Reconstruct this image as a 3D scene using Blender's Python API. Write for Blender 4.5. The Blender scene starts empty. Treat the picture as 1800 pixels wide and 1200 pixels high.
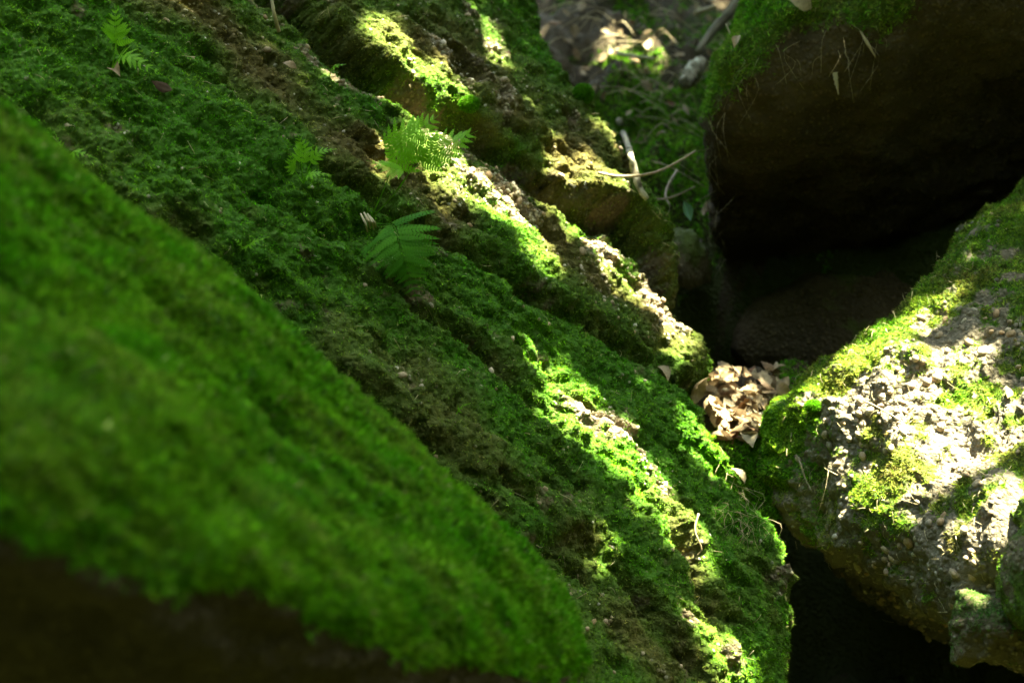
import bpy, bmesh, math, random
import numpy as np
from mathutils import Vector, Matrix

random.seed(7)
RNG = np.random.default_rng(11)
scene = bpy.context.scene
COL = scene.collection
R = math.radians

# ------------------------------------------------------------------ camera
CAM = np.array([0.0, 0.0, 1.6])
PITCH = R(-8.0)
FWD = np.array([0.0, math.cos(PITCH), math.sin(PITCH)])
UP = np.array([0.0, -math.sin(PITCH), math.cos(PITCH)])
RIGHT = np.array([1.0, 0.0, 0.0])
cam_data = bpy.data.cameras.new('camera')
cam = bpy.data.objects.new('camera', cam_data)
COL.objects.link(cam)
cam.location = CAM
cam.rotation_euler = (math.pi / 2 + PITCH, 0, 0)
cam_data.lens = 50
cam_data.sensor_width = 36
cam_data.clip_start = 0.02
cam_data.clip_end = 500
cam_data.dof.use_dof = True
cam_data.dof.focus_distance = 2.62
cam_data.dof.aperture_fstop = 2.9
scene.camera = cam

# ------------------------------------------------------------------ sky, sun, exposure
SUN = np.array([0.30, -0.02, 0.95]); SUN /= np.linalg.norm(SUN)
world = bpy.data.worlds.new('World')
scene.world = world
world.use_nodes = True
wn = world.node_tree
wn.nodes.clear()
sky = wn.nodes.new('ShaderNodeTexSky')
sky.sky_type = 'NISHITA'
sky.sun_disc = False
sky.sun_elevation = math.asin(SUN[2])
sky.sun_rotation = math.atan2(SUN[0], SUN[1])
sky.air_density = 1.0
sky.dust_density = 3.0
sky.ozone_density = 1.0
bg = wn.nodes.new('ShaderNodeBackground')
bg.inputs['Strength'].default_value = 0.080
wo = wn.nodes.new('ShaderNodeOutputWorld')
wn.links.new(sky.outputs[0], bg.inputs['Color'])
wn.links.new(bg.outputs[0], wo.inputs['Surface'])
sun_data = bpy.data.lights.new('sun', 'SUN')
sun_data.energy = 3.4
sun_data.angle = R(0.53)
sun_data.color = (1.0, 0.93, 0.82)
sun = bpy.data.objects.new('sun', sun_data)
COL.objects.link(sun)
sun.location = SUN * 20
sun.rotation_euler = Vector(SUN).to_track_quat('Z', 'Y').to_euler()
scene.view_settings.view_transform = 'Standard'
scene.view_settings.look = 'None'
scene.view_settings.gamma = 1.0
scene.view_settings.exposure = 5.25
scene.view_settings.use_white_balance = True
scene.view_settings.white_balance_temperature = 7500
scene.view_settings.white_balance_tint = -12
scene.cycles.use_denoising = True
scene.cycles.max_bounces = 6
scene.cycles.diffuse_bounces = 2
scene.cycles.transmission_bounces = 3
scene.cycles.caustics_reflective = False
scene.cycles.caustics_refractive = False
scene.cycles.sample_clamp_indirect = 4.0

# ------------------------------------------------------------------ helpers
PX = 36.0 / 50.0 / 1800.0


def P(px, py, d):
    """point seen at photo pixel px,py at distance d along the view axis"""
    return CAM + d * (FWD + (px - 900) * PX * RIGHT - (py - 600) * PX * UP)


def project(v):
    q = v - CAM
    d = q @ FWD
    return 900 + (q @ RIGHT) / d / PX, 600 - (q @ UP) / d / PX, d


def camdir(x, y, z):
    v = x * RIGHT + y * FWD + z * UP
    return v / np.linalg.norm(v)


def _hash(i, j, k, seed):
    n = (i * np.uint32(374761393) + j * np.uint32(668265263) + k * np.uint32(2246822519) + np.uint32(seed * 3266489917 % 4294967296))
    n = (n ^ (n >> np.uint32(13))) * np.uint32(1274126177)
    n = (n ^ (n >> np.uint32(16))) * np.uint32(2654435761)
    return ((n ^ (n >> np.uint32(15))) & np.uint32(0xFFFFFF)).astype(np.float32) / np.float32(0x800000) - 1


def vnoise(p, seed=0):
    """value noise, -1..1, p (n,3)"""
    with np.errstate(over='ignore'):
        f = np.floor(p)
        t = (p - f).astype(np.float32)
        i = f.astype(np.int64).astype(np.uint32)
        t = t * t * t * (t * (t * 6 - 15) + 10)
        x0, y0, z0 = i[:, 0], i[:, 1], i[:, 2]
        one = np.uint32(1)
        x1, y1, z1 = x0 + one, y0 + one, z0 + one
        tx, ty, tz = t[:, 0], t[:, 1], t[:, 2]

        def lx(y, z):
            a = _hash(x0, y, z, seed)
            return a + (_hash(x1, y, z, seed) - a) * tx
        a = lx(y0, z0); a = a + (lx(y1, z0) - a) * ty
        b = lx(y0, z1); b = b + (lx(y1, z1) - b) * ty
        return a + (b - a) * tz


ROT = np.array([[0.36, 0.48, -0.8], [-0.8, 0.6, 0.0], [0.48, 0.64, 0.6]])


def fbm(p, octaves=4, seed=0, gain=0.5):
    out = np.zeros(len(p), np.float32)
    a = 1.0
    for o in range(octaves):
        out += a * vnoise(p, seed + o)
        p = (p @ ROT) * 2.03 + 17.3
        a *= gain
    return out


def smooth(a, b, x):
    t = np.clip((x - a) / (b - a), 0, 1)
    return t * t * (3 - 2 * t)


def mesh_np(name, V, quads=None, tris=None, attrs=None, smooth_shade=True):
    me = bpy.data.meshes.new(name)
    V = np.asarray(V, np.float32)
    nq = 0 if quads is None else len(quads)
    nt = 0 if tris is None else len(tris)
    me.vertices.add(len(V))
    me.vertices.foreach_set('co', V.ravel())
    loops = []
    if nq: loops.append(np.asarray(quads, np.int32).ravel())
    if nt: loops.append(np.asarray(tris, np.int32).ravel())
    if loops:
        loops = np.concatenate(loops)
        me.loops.add(len(loops))
        me.loops.foreach_set('vertex_index', loops)
        me.polygons.add(nq + nt)
        starts = np.concatenate([np.arange(nq) * 4, nq * 4 + np.arange(nt) * 3]).astype(np.int32)
        me.polygons.foreach_set('loop_start', starts)
        me.polygons.foreach_set('use_smooth', np.full(nq + nt, smooth_shade, bool))
    for k, v in (attrs or {}).items():
        v = np.asarray(v, np.float32)
        at = me.attributes.new(k, 'FLOAT_VECTOR' if v.ndim == 2 else 'FLOAT', 'POINT')
        at.data.foreach_set('vector' if v.ndim == 2 else 'value', v.ravel())
    me.update(calc_edges=True)
    return me


def link(name, me, mat=None, parent=None, **props):
    o = bpy.data.objects.new(name, me)
    COL.objects.link(o)
    if mat is not None and me is not None and len(me.materials) == 0:
        me.materials.append(mat)
    if parent is not None:
        o.parent = parent
    for k, v in props.items():
        o[k] = v
    return o


def grid_quads(n, m):
    idx = np.arange(n * m).reshape(n, m)
    return np.stack([idx[:-1, :-1], idx[1:, :-1], idx[1:, 1:], idx[:-1, 1:]], -1).reshape(-1, 4)


def grid_normals(G, ref):
    a = np.gradient(G, axis=0)
    b = np.gradient(G, axis=1)
    n = np.cross(a, b)
    n /= np.linalg.norm(n, axis=-1, keepdims=True) + 1e-12
    s = np.sign((n * ref).sum(-1, keepdims=True).mean())
    return n * s, s


def blur_grid(A, k, times=2):
    for _ in range(times):
        for ax in (0, 1):
            pad = [(0, 0)] * A.ndim
            pad[ax] = (k, k)
            B = np.pad(A, pad, mode='edge')
            c = np.cumsum(B, axis=ax)
            z = np.zeros_like(np.take(c, [0], axis=ax))
            c = np.concatenate([z, c], axis=ax)
            w = 2 * k + 1
            n = A.shape[ax]
            A = (np.take(c, np.arange(w, w + n), axis=ax) - np.take(c, np.arange(0, n), axis=ax)) / w
    return A


SURF = {}   # name -> (vertices, px, py, depth, normals)


def register(name, V, Nrm):
    x, y, d = project(V)
    SURF[name] = (V, x, y, d, Nrm)


def surf(px, py, names=None, r=7.0):
    """nearest built surface point along the photo ray, with its normal"""
    best = None
    for k in (names or SURF):
        V, x, y, d, N = SURF[k]
        rr = r
        while rr < 60:
            m = np.nonzero((np.abs(x - px) < rr) & (np.abs(y - py) < rr) & (d > 0.3))[0]
            if len(m):
                break
            rr *= 1.8
        if len(m):
            i = m[np.argmin(d[m])]
            if best is None or d[i] < best[0]:
                best = (d[i], V[i], N[i])
    if best is None:
        raise LookupError((px, py, names))
    return best[1], best[2]


# ------------------------------------------------------------------ materials
def new_mat(name):
    m = bpy.data.materials.new(name)
    m.use_nodes = True
    m.node_tree.nodes.clear()
    return m


class NT:
    def __init__(self, m):
        self.t = m.node_tree

    def n(self, kind, **kw):
        nd = self.t.nodes.new(kind)
        for k, v in kw.items():
            if hasattr(nd, k):
                setattr(nd, k, v)
        return nd

    def l(self, a, b):
        self.t.links.new(a, b)

    def ramp(self, fac, stops):
        r = self.n('ShaderNodeValToRGB')
        while len(r.color_ramp.elements) < len(stops):
            r.color_ramp.elements.new(0.5)
        for e, (p, c) in zip(r.color_ramp.elements, stops):
            e.position = p
            e.color = (*c, 1) if len(c) == 3 else c
        self.l(fac, r.inputs[0])
        return r.outputs[0]

    def mix(self, fac, a, b, blend='MIX'):
        m = self.n('ShaderNodeMix', data_type='RGBA', blend_type=blend)
        for s, v in ((m.inputs[0], fac), (m.inputs[6], a), (m.inputs[7], b)):
            if isinstance(v, bpy.types.NodeSocket):
                self.l(v, s)
            elif isinstance(v, (int, float)):
                s.default_value = v
            else:
                s.default_value = (*v, 1)
        return m.outputs[2]

    def math(self, op, a, b=None):
        m = self.n('ShaderNodeMath', operation=op)
        for s, v in zip(m.inputs, (a, b)):
            if v is None: continue
            if isinstance(v, bpy.types.NodeSocket): self.l(v, s)
            else: s.default_value = v
        return m.outputs[0]

    def noise(self, vec, scale, detail=4, rough=0.55):
        x = self.n('ShaderNodeTexNoise')
        x.inputs['Scale'].default_value = scale
        x.inputs['Detail'].default_value = detail
        x.inputs['Roughness'].default_value = rough
        self.l(vec, x.inputs['Vector'])
        return x.outputs[0]

    def attr(self, name, kind='GEOMETRY'):
        a = self.n('ShaderNodeAttribute', attribute_type=kind, attribute_name=name)
        return a

    def out(self, sh):
        o = self.n('ShaderNodeOutputMaterial')
        self.l(sh, o.inputs['Surface'])


def rock_mat(name, dark, mid, pale, moss_a=(0.042, 0.120, 0.008), moss_b=(0.085, 0.065, 0.020)):
    """weathered conglomerate with a thin moss film where the moss attribute says so"""
    m = new_mat(name)
    t = NT(m)
    tc = t.n('ShaderNodeTexCoord').outputs['Object']
    n1 = t.noise(tc, 7, 5)
    n2 = t.noise(tc, 60, 5, 0.65)
    n3 = t.noise(tc, 260, 3, 0.6)
    vo = t.n('ShaderNodeTexVoronoi')
    vo.inputs['Scale'].default_value = 85
    t.l(tc, vo.inputs['Vector'])
    base = t.mix(t.ramp(n1, [(0.3, (0, 0, 0)), (0.7, (1, 1, 1))]), dark, mid)
    peb = t.ramp(vo.outputs['Distance'], [(0.25, (1, 1, 1)), (0.45, (0, 0, 0))])
    pm = t.math('MULTIPLY', peb, t.ramp(n2, [(0.42, (0, 0, 0)), (0.58, (1, 1, 1))]))
    base = t.mix(pm, base, pale)
    base = t.mix(t.math('MULTIPLY', n2, 0.7), base, t.mix(n3, (0.03, 0.022, 0.014), mid))
    tint = t.attr('tint').outputs['Fac']
    moss = t.attr('moss').outputs['Fac']
    mc = t.mix(tint, moss_a, moss_b)
    mc = t.mix(t.math('MULTIPLY', n2, 0.6), mc, (0.02, 0.025, 0.006))
    mfac = t.ramp(t.math('ADD', t.math('MULTIPLY', moss, 0.9), t.math('MULTIPLY', t.math('SUBTRACT', n2, 0.5), 0.9)),
                  [(0.3, (0, 0, 0)), (0.55, (1, 1, 1))])
    col = t.mix(mfac, base, mc)
    b = t.n('ShaderNodeBsdfPrincipled')
    t.l(col, b.inputs['Base Color'])
    b.inputs['Roughness'].default_value = 0.92
    b.inputs['Specular IOR Level'].default_value = 0.15
    bp = t.n('ShaderNodeBump')
    bp.inputs['Strength'].default_value = 1.0
    bp.inputs['Distance'].default_value = 0.007
    n4 = t.noise(tc, 24, 4, 0.6)
    hb = t.math('ADD', t.math('MULTIPLY', n4, 1.6), t.math('ADD', n2, t.math('MULTIPLY', n3, 0.5)))
    hb = t.math('SUBTRACT', hb, t.math('MULTIPLY', t.ramp(vo.outputs['Distance'], [(0.1, (0, 0, 0)), (0.55, (1, 1, 1))]), 0.8))
    t.l(hb, bp.inputs['Height'])
    t.l(bp.outputs[0], b.inputs['Normal'])
    t.out(b.outputs[0])
    return m


def leafy_mat(name, color_socket_fn, transl=0.45, rough=0.6, spec=0.2):
    m = new_mat(name)
    t = NT(m)
    c = color_socket_fn(t)
    b = t.n('ShaderNodeBsdfPrincipled')
    t.l(c, b.inputs['Base Color'])
    b.inputs['Roughness'].default_value = rough
    b.inputs['Specular IOR Level'].default_value = spec
    tr = t.n('ShaderNodeBsdfTranslucent')
    t.l(c, tr.inputs['Color'])
    mx = t.n('ShaderNodeMixShader')
    mx.inputs[0].default_value = transl
    t.l(b.outputs[0], mx.inputs[1])
    t.l(tr.outputs[0], mx.inputs[2])
    t.out(mx.outputs[0])
    return m


def rand_ramp(stops, grain=60, amt=0.5):
    def f(t):
        oi = t.n('ShaderNodeObjectInfo').outputs['Random']
        c = t.ramp(oi, stops)
        tc = t.n('ShaderNodeTexCoord').outputs['Object']
        n = t.noise(tc, grain, 4)
        return t.mix(amt, c, t.ramp(n, [(0.3, (0.35, 0.35, 0.35)), (0.7, (1.2, 1.2, 1.2))]), 'MULTIPLY')
    return f


M_SLAB = rock_mat('conglomerate_mossy', (0.05, 0.038, 0.022), (0.15, 0.115, 0.07), (0.28, 0.23, 0.165))
M_RIGHT = rock_mat('conglomerate_pale', (0.075, 0.06, 0.04), (0.175, 0.145, 0.105), (0.26, 0.215, 0.16))
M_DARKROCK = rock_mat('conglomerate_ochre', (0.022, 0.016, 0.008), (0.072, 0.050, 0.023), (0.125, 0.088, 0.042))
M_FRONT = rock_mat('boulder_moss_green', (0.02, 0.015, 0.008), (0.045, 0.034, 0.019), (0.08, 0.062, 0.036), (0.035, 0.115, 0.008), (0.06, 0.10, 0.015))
M_SOIL = rock_mat('forest_soil', (0.022, 0.016, 0.009), (0.055, 0.04, 0.023), (0.10, 0.075, 0.045), (0.03, 0.05, 0.010), (0.05, 0.04, 0.014))
M_MOSS = leafy_mat('moss_blades', lambda t: t.attr('col').outputs['Color'], 0.38, 0.85, 0.03)
M_PEB = new_mat('pebble_stone')
t = NT(M_PEB)
b = t.n('ShaderNodeBsdfPrincipled')
t.l(rand_ramp([(0, (0.24, 0.17, 0.11)), (0.35, (0.33, 0.25, 0.17)), (0.6, (0.30, 0.185, 0.10)), (0.85, (0.36, 0.30, 0.22)), (1, (0.18, 0.15, 0.115))], 3, 0.6)(t), b.inputs['Base Color'])
b.inputs['Roughness'].default_value = 0.75
b.inputs['Specular IOR Level'].default_value = 0.25
t.out(b.outputs[0])
M_PEBI = new_mat('pebble_stone_small')
t = NT(M_PEBI)
b = t.n('ShaderNodeBsdfPrincipled')
t.l(t.attr('col', 'INSTANCER').outputs['Color'], b.inputs['Base Color'])
b.inputs['Roughness'].default_value = 0.8
t.out(b.outputs[0])
M_DEAD = leafy_mat('dead_leaf', rand_ramp([(0, (0.13, 0.075, 0.035)), (0.25, (0.33, 0.24, 0.14)), (0.5, (0.20, 0.135, 0.07)), (0.75, (0.38, 0.30, 0.19)), (1, (0.13, 0.055, 0.02))], 5, 0.7), 0.3, 0.6, 0.3)
M_FERN = leafy_mat('fern_green', rand_ramp([(0, (0.16, 0.37, 0.016)), (0.5, (0.18, 0.40, 0.018)), (1, (0.20, 0.43, 0.022))], 30, 0.25), 0.5, 0.5, 0.25)
M_FERND = leafy_mat('fern_deep_green', rand_ramp([(0, (0.05, 0.16, 0.012)), (1, (0.075, 0.21, 0.014))], 30, 0.25), 0.4, 0.6, 0.05)
M_TWIG = new_mat('twig_bark')
t = NT(M_TWIG)
b = t.n('ShaderNodeBsdfPrincipled')
t.l(rand_ramp([(0, (0.30, 0.23, 0.16)), (0.5, (0.22, 0.17, 0.11)), (1, (0.38, 0.31, 0.22))], 120, 0.7)(t), b.inputs['Base Color'])
b.inputs['Roughness'].default_value = 0.8
b.inputs['Specular IOR Level'].default_value = 0.08
t.out(b.outputs[0])
M_BARKPALE = new_mat('pale_bark')
t = NT(M_BARKPALE)
b = t.n('ShaderNodeBsdfPrincipled')
tc = t.n('ShaderNodeTexCoord').outputs['Object']
t.l(t.ramp(t.noise(tc, 55, 5), [(0.35, (0.06, 0.05, 0.03)), (0.5, (0.22, 0.19, 0.14)), (0.7, (0.40, 0.37, 0.30))]), b.inputs['Base Color'])
b.inputs['Roughness'].default_value = 0.85
b.inputs['Specular IOR Level'].default_value = 0.08
t.out(b.outputs[0])
M_STRAW = leafy_mat('straw', lambda t: t.ramp(t.noise(t.n('ShaderNodeTexCoord').outputs['Object'], 9, 3), [(0.3, (0.20, 0.15, 0.08)), (0.7, (0.42, 0.35, 0.22))]), 0.2, 0.7)
M_WEB = leafy_mat('cobweb_silk', lambda t: t.ramp(t.noise(t.n('ShaderNodeTexCoord').outputs['Object'], 9, 3), [(0.3, (0.25, 0.25, 0.25)), (0.7, (0.4, 0.4, 0.4))]), 0.4, 0.5)
M_BARK = new_mat('tree_bark')
t = NT(M_BARK)
b = t.n('ShaderNodeBsdfPrincipled')
tc = t.n('ShaderNodeTexCoord').outputs['Object']
t.l(t.ramp(t.noise(tc, 12, 6), [(0.3, (0.035, 0.03, 0.016)), (0.7, (0.11, 0.09, 0.055))]), b.inputs['Base Color'])
b.inputs['Roughness'].default_value = 0.9
b.inputs['Specular IOR Level'].default_value = 0.08
t.out(b.outputs[0])
M_TREELEAF = leafy_mat('tree_leaf', lambda t: t.ramp(t.noise(t.n('ShaderNodeTexCoord').outputs['Object'], 3, 3), [(0.3, (0.05, 0.10, 0.02)), (0.7, (0.08, 0.14, 0.03))]), 0.35, 0.5)
M_GREENLEAF = leafy_mat('fresh_leaf', lambda t: t.ramp(t.noise(t.n('ShaderNodeTexCoord').outputs['Object'], 30, 3), [(0.3, (0.10, 0.20, 0.09)), (0.7, (0.18, 0.30, 0.15))]), 0.3, 0.4, 0.5)

# ------------------------------------------------------------------ instanced ground cover (moss, tiny pebbles)
def hidden_proto(name, V, quads, tris, mat):
    me = mesh_np(name, V, quads, tris)
    me.materials.append(mat)
    return bpy.data.objects.new(name, me)


def moss_blades(name, pts, nrm, scale, colr, parent, k=4, ln=(0.0055, 0.0105), wd=(0.0010, 0.0019), el=(8, 62), foot=0.0022):
    """tufts of k narrow leaves growing from each point, one real triangle to a leaf"""
    n = len(pts)
    pts = np.repeat(pts, k, 0); N = np.repeat(nrm, k, 0); sc = np.repeat(scale, k); c = np.repeat(colr, k, 0)
    c = c * np.exp(RNG.normal(0, 0.16, len(c)))[:, None]
    m = n * k
    h_ = RNG.normal(size=(m, 3))
    T = np.cross(N, h_); T /= np.linalg.norm(T, axis=1, keepdims=True) + 1e-9
    S = np.cross(N, T)
    e = np.radians(RNG.uniform(el[0], el[1], m))
    D = T * np.cos(e)[:, None] + N * np.sin(e)[:, None]
    L = RNG.uniform(ln[0], ln[1], m) * sc
    w = RNG.uniform(wd[0], wd[1], m) * sc
    B = pts + T * (RNG.uniform(-1, 1, m) * foot * sc)[:, None] + S * (RNG.uniform(-1, 1, m) * foot * sc)[:, None] - N * 0.0008
    S2 = S + N * RNG.uniform(-0.6, 0.6, m)[:, None]
    V = np.stack([B - S2 * w[:, None], B + S2 * w[:, None], B + D * L[:, None]], 1).reshape(-1, 3)
    me = mesh_np(name, V, None, np.arange(m * 3).reshape(-1, 3), attrs={'col': np.repeat(c, 3, 0)}, smooth_shade=False)
    return link(name, me, M_MOSS, parent, kind='stuff')


def icos(sub=2):
    bm = bmesh.new()
    bmesh.ops.create_icosphere(bm, subdivisions=sub, radius=1)
    bm.verts.ensure_lookup_table()
    V = np.array([v.co[:] for v in bm.verts])
    T = np.array([[v.index for v in f.verts] for f in bm.faces])
    bm.free()
    return V, T


def pebble_shape(seed, sub=2):
    V, T = icos(sub)
    n = fbm(V * 1.3 + seed * 7.7, 2, seed)
    V = V * (1 + 0.16 * n)[:, None] * np.array([1.0, 0.8 + 0.15 * (seed % 3) / 2, 0.68])
    return V, T


PEB_PROTO = bpy.data.collections.new('pebble_source')
for s in range(4):
    V, T = pebble_shape(s, 1)
    PEB_PROTO.objects.link(hidden_proto('small_pebble', V, None, T, M_PEBI))


def eulers(N, spin_rng):
    """euler angles taking +Z to each normal with a random spin about it"""
    n = len(N)
    a = spin_rng.uniform(0, 2 * math.pi, n)
    h = np.where(np.abs(N[:, 2:3]) < 0.9, np.array([[0, 0, 1.0]]), np.array([[1.0, 0, 0]]))
    X = np.cross(h, N); X /= np.linalg.norm(X, axis=1, keepdims=True)
    Y = np.cross(N, X)
    X2 = X * np.cos(a)[:, None] + Y * np.sin(a)[:, None]
    Y2 = np.cross(N, X2)
    # matrix columns X2,Y2,N ; euler XYZ
    sy = np.sqrt(X2[:, 0] ** 2 + X2[:, 1] ** 2) + 1e-9
    ex = np.arctan2(Y2[:, 2], N[:, 2])
    ey = np.arctan2(-X2[:, 2], sy)
    ez = np.arctan2(X2[:, 1], X2[:, 0])
    return np.stack([ex, ey, ez], 1)


def scatter(name, pts, nrm, scale, colr, proto, parent=None, **props):
    me = mesh_np(name, pts, attrs={'rot': eulers(nrm, RNG), 'scl': scale, 'col': colr})
    o = link(name, me, None, parent, kind='stuff', **props)
    ng = bpy.data.node_groups.new(name, 'GeometryNodeTree')
    ng.interface.new_socket('Geometry', in_out='INPUT', socket_type='NodeSocketGeometry')
    ng.interface.new_socket('Geometry', in_out='OUTPUT', socket_type='NodeSocketGeometry')
    gi = ng.nodes.new('NodeGroupInput')
    go = ng.nodes.new('NodeGroupOutput')
    ci = ng.nodes.new('GeometryNodeCollectionInfo')
    ci.inputs['Collection'].default_value = proto
    ci.inputs['Separate Children'].default_value = True
    ip = ng.nodes.new('GeometryNodeInstanceOnPoints')
    ip.inputs['Pick Instance'].default_value = True

    def named(n, ty):
        a = ng.nodes.new('GeometryNodeInputNamedAttribute')
        a.data_type = ty
        a.inputs['Name'].default_value = n
        return a.outputs[0]
    ng.links.new(gi.outputs[0], ip.inputs['Points'])
    ng.links.new(ci.outputs[0], ip.inputs['Instance'])
    ng.links.new(named('rot', 'FLOAT_VECTOR'), ip.inputs['Rotation'])
    ng.links.new(named('scl', 'FLOAT'), ip.inputs['Scale'])
    ng.links.new(ip.outputs[0], go.inputs[0])
    md = o.modifiers.new('scatter', 'NODES')
    md.node_group = ng
    return o


def sample_grid(V, N, n, m, dens, count, attrs, rng=RNG):
    """random points on an n*m vertex grid, area and density weighted"""
    G = V.reshape(n, m, 3)
    e1 = G[1:, :-1] - G[:-1, :-1]
    e2 = G[:-1, 1:] - G[:-1, :-1]
    area = np.linalg.norm(np.cross(e1, e2), axis=-1)
    D = dens.reshape(n, m)
    Dq = (D[:-1, :-1] + D[1:, :-1] + D[1:, 1:] + D[:-1, 1:]) / 4
    w = (area * Dq).ravel()
    cum = np.cumsum(w)
    q = np.searchsorted(cum, rng.uniform(0, cum[-1], count))
    q = np.minimum(q, len(w) - 1)
    i, j = q // (m - 1), q % (m - 1)
    a, b_ = rng.random(count), rng.random(count)

    def lerp(A):
        A = A.reshape(n, m, -1)
        r = (A[i, j] * ((1 - a) * (1 - b_))[:, None] + A[i + 1, j] * (a * (1 - b_))[:, None]
             + A[i + 1, j + 1] * (a * b_)[:, None] + A[i, j + 1] * ((1 - a) * b_)[:, None])
        return r
    p = lerp(V)
    nn = lerp(N); nn /= np.linalg.norm(nn, axis=1, keepdims=True) + 1e-9
    return p, nn, [lerp(x)[:, 0] for x in attrs]


GREEN = np.array([0.054, 0.178, 0.007])
LIME = np.array([0.125, 0.225, 0.014])
BROWN = np.array([0.145, 0.118, 0.036])
PALE = np.array([0.24, 0.24, 0.10])


def moss_colors(pts, tint, rng=RNG, var=0.35, lime=0.35):
    n = len(pts)
    k = np.clip(0.5 + 0.9 * fbm(pts * 14, 3, 91), 0, 1)[:, None]
    c = GREEN * (1 - k * lime * 1.4) + LIME * (k * lime * 1.4)
    tt = np.clip(tint + rng.normal(0, 0.16, n), 0, 1)[:, None]
    c = c * (1 - tt) + BROWN * tt
    pl = (rng.random(n) < 0.015)[:, None]
    c = np.where(pl, PALE, c)
    return c * np.exp(rng.normal(0, var, n))[:, None]


# ------------------------------------------------------------------ polyline features on the slab plane
class Plane:
    def __init__(self, p0, n):
        self.p0, self.n = p0, n
        self.e1 = np.cross(n, np.array([0, 0, 1.0])); self.e1 /= np.linalg.norm(self.e1)
        self.e2 = np.cross(n, self.e1)

    def hit(self, px, py):
        d = FWD + (px - 900) * PX * RIGHT - (py - 600) * PX * UP
        return CAM + d * (((self.p0 - CAM) @ self.n) / (d @ self.n))

    def uv(self, p):
        q = p - self.p0
        return np.stack([q @ self.e1, q @ self.e2], -1)


def polydist(uv, line):
    """signed distance (positive on the right-hand/up-right side in the photo) and 0..1 run along the line"""
    best = np.full(len(uv), 1e9, np.float32)
    sgn = np.zeros(len(uv), np.float32)
    run = np.zeros(len(uv), np.float32)
    K = len(line) - 1
    for k in range(K):
        a, b_ = line[k], line[k + 1]
        d = b_ - a
        L2 = d @ d
        q = uv - a
        tt = (q @ d) / L2
        lo = -1e9 if k == 0 else 0.0
        hi = 1e9 if k == K - 1 else 1.0
        tc = np.clip(tt, lo, hi)
        v = q - tc[:, None] * d
        dist = np.sqrt((v * v).sum(1))
        cr = d[0] * q[:, 1] - d[1] * q[:, 0]
        m = dist < best
        best[m] = dist[m]
        sgn[m] = np.sign(cr[m])
        run[m] = ((k + tt) / K)[m]
    return best * sgn, run


# =================================================================== SETTING
# the ground: forest floor of the gully, a step up to a littered bank behind, hillsides around
def ground_z(x, y):
    z = 0.15 + 0 * x - 1.5 * smooth(2.6, 1.9, y) * smooth(-2.2, -1.2, x) * smooth(2.6, 1.8, x)  # unseen floor near the camera sunk to dim bounced light
    z = z + 1.20 * smooth(3.70, 3.95, y + 0.25 * (x - 0.4))
    z = z + 0.50 * np.clip(y - 3.75, 0, 14)
    z = z + 1.1 * np.clip(-x - 2.3, 0, 5) + 0.6 * np.clip(x - 2.6, 0, 7)
    z = z + 1.7 * np.clip(-y - 1.0, 0, 4)  # unseen slope behind the camera, steepened to block low sky
    return z


def nonuni(n, c, half, fine):
    """coordinates dense around c"""
    s = np.linspace(-1, 1, n)
    return c + fine * s + (half - fine) * s ** 5


gn, gm = 320, 290
gx = nonuni(gn, 0.5, 70, 1.1)
gy = nonuni(gm, 4.4, 70, 1.5)
X, Y = np.meshgrid(gx, gy, indexing='ij')
Z = ground_z(X, Y)
Vg = np.stack([X, Y, Z], -1).reshape(-1, 3)
nr = np.hypot(X - 0.5, Y - 4.2).ravel()
amp = smooth(3.5, 1.5, nr)
Vg[:, 2] += 0.35 * fbm(Vg * 0.25, 3, 3) * smooth(2, 8, nr) + amp * (0.10 * fbm(Vg * np.array([3.2, 3.2, 0.5]), 3, 5) + 0.055 * fbm(Vg * 12, 3, 8))
Ng, _ = grid_normals(Vg.reshape(gn, gm, 3), np.array([0, 0, 1.0]))
Ng = Ng.reshape(-1, 3)
bpx, bpy_, bd = project(Vg)
bank_moss = np.clip(0.7 + 0.9 * fbm(Vg * 5, 3, 31) + 0.55 * smooth(120, 240, bpy_) - 0.55 * smooth(140, 30, bpy_), 0, 1) * (amp > 0)
bank_moss = np.maximum(bank_moss, smooth(2.2, 3.2, nr))   # unseen slopes coloured dark and mossy to weaken bounced sun
ground = link('ground', mesh_np('ground', Vg, grid_quads(gn, gm), attrs={'moss': bank_moss, 'tint': np.full(len(Vg), 0.4)}), M_SOIL, kind='structure',
              label='brown littered forest floor rising as a bank behind the boulders')
vis = (bpx > 900) & (bpx < 1500) & (bpy_ > -80) & (bpy_ < 420) & (bd > 2.5) & (bd < 7)
gv = vis.reshape(gn, gm)
register('ground', Vg[vis], Ng[vis])
p, nn, (tt,) = sample_grid(Vg, Ng, gn, gm, bank_moss * vis * np.clip(bank_moss * 2 - 0.6, 0, 1), 22000, [np.full(len(Vg), 0.15)])
moss_blades('moss', p, nn, RNG.uniform(0.9, 2.2, len(p)), moss_colors(p, tt) * 1.1, ground)

# ------------------------------------------------------------------ the great mossy slab on the left
SLAB_N = camdir(0.60, -0.56, 0.57)
SL = Plane(P(820, 600, 2.60), SLAB_N)


def line(*pts):
    return np.stack([SL.uv(SL.hit(x, y)) for x, y in pts])


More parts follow.
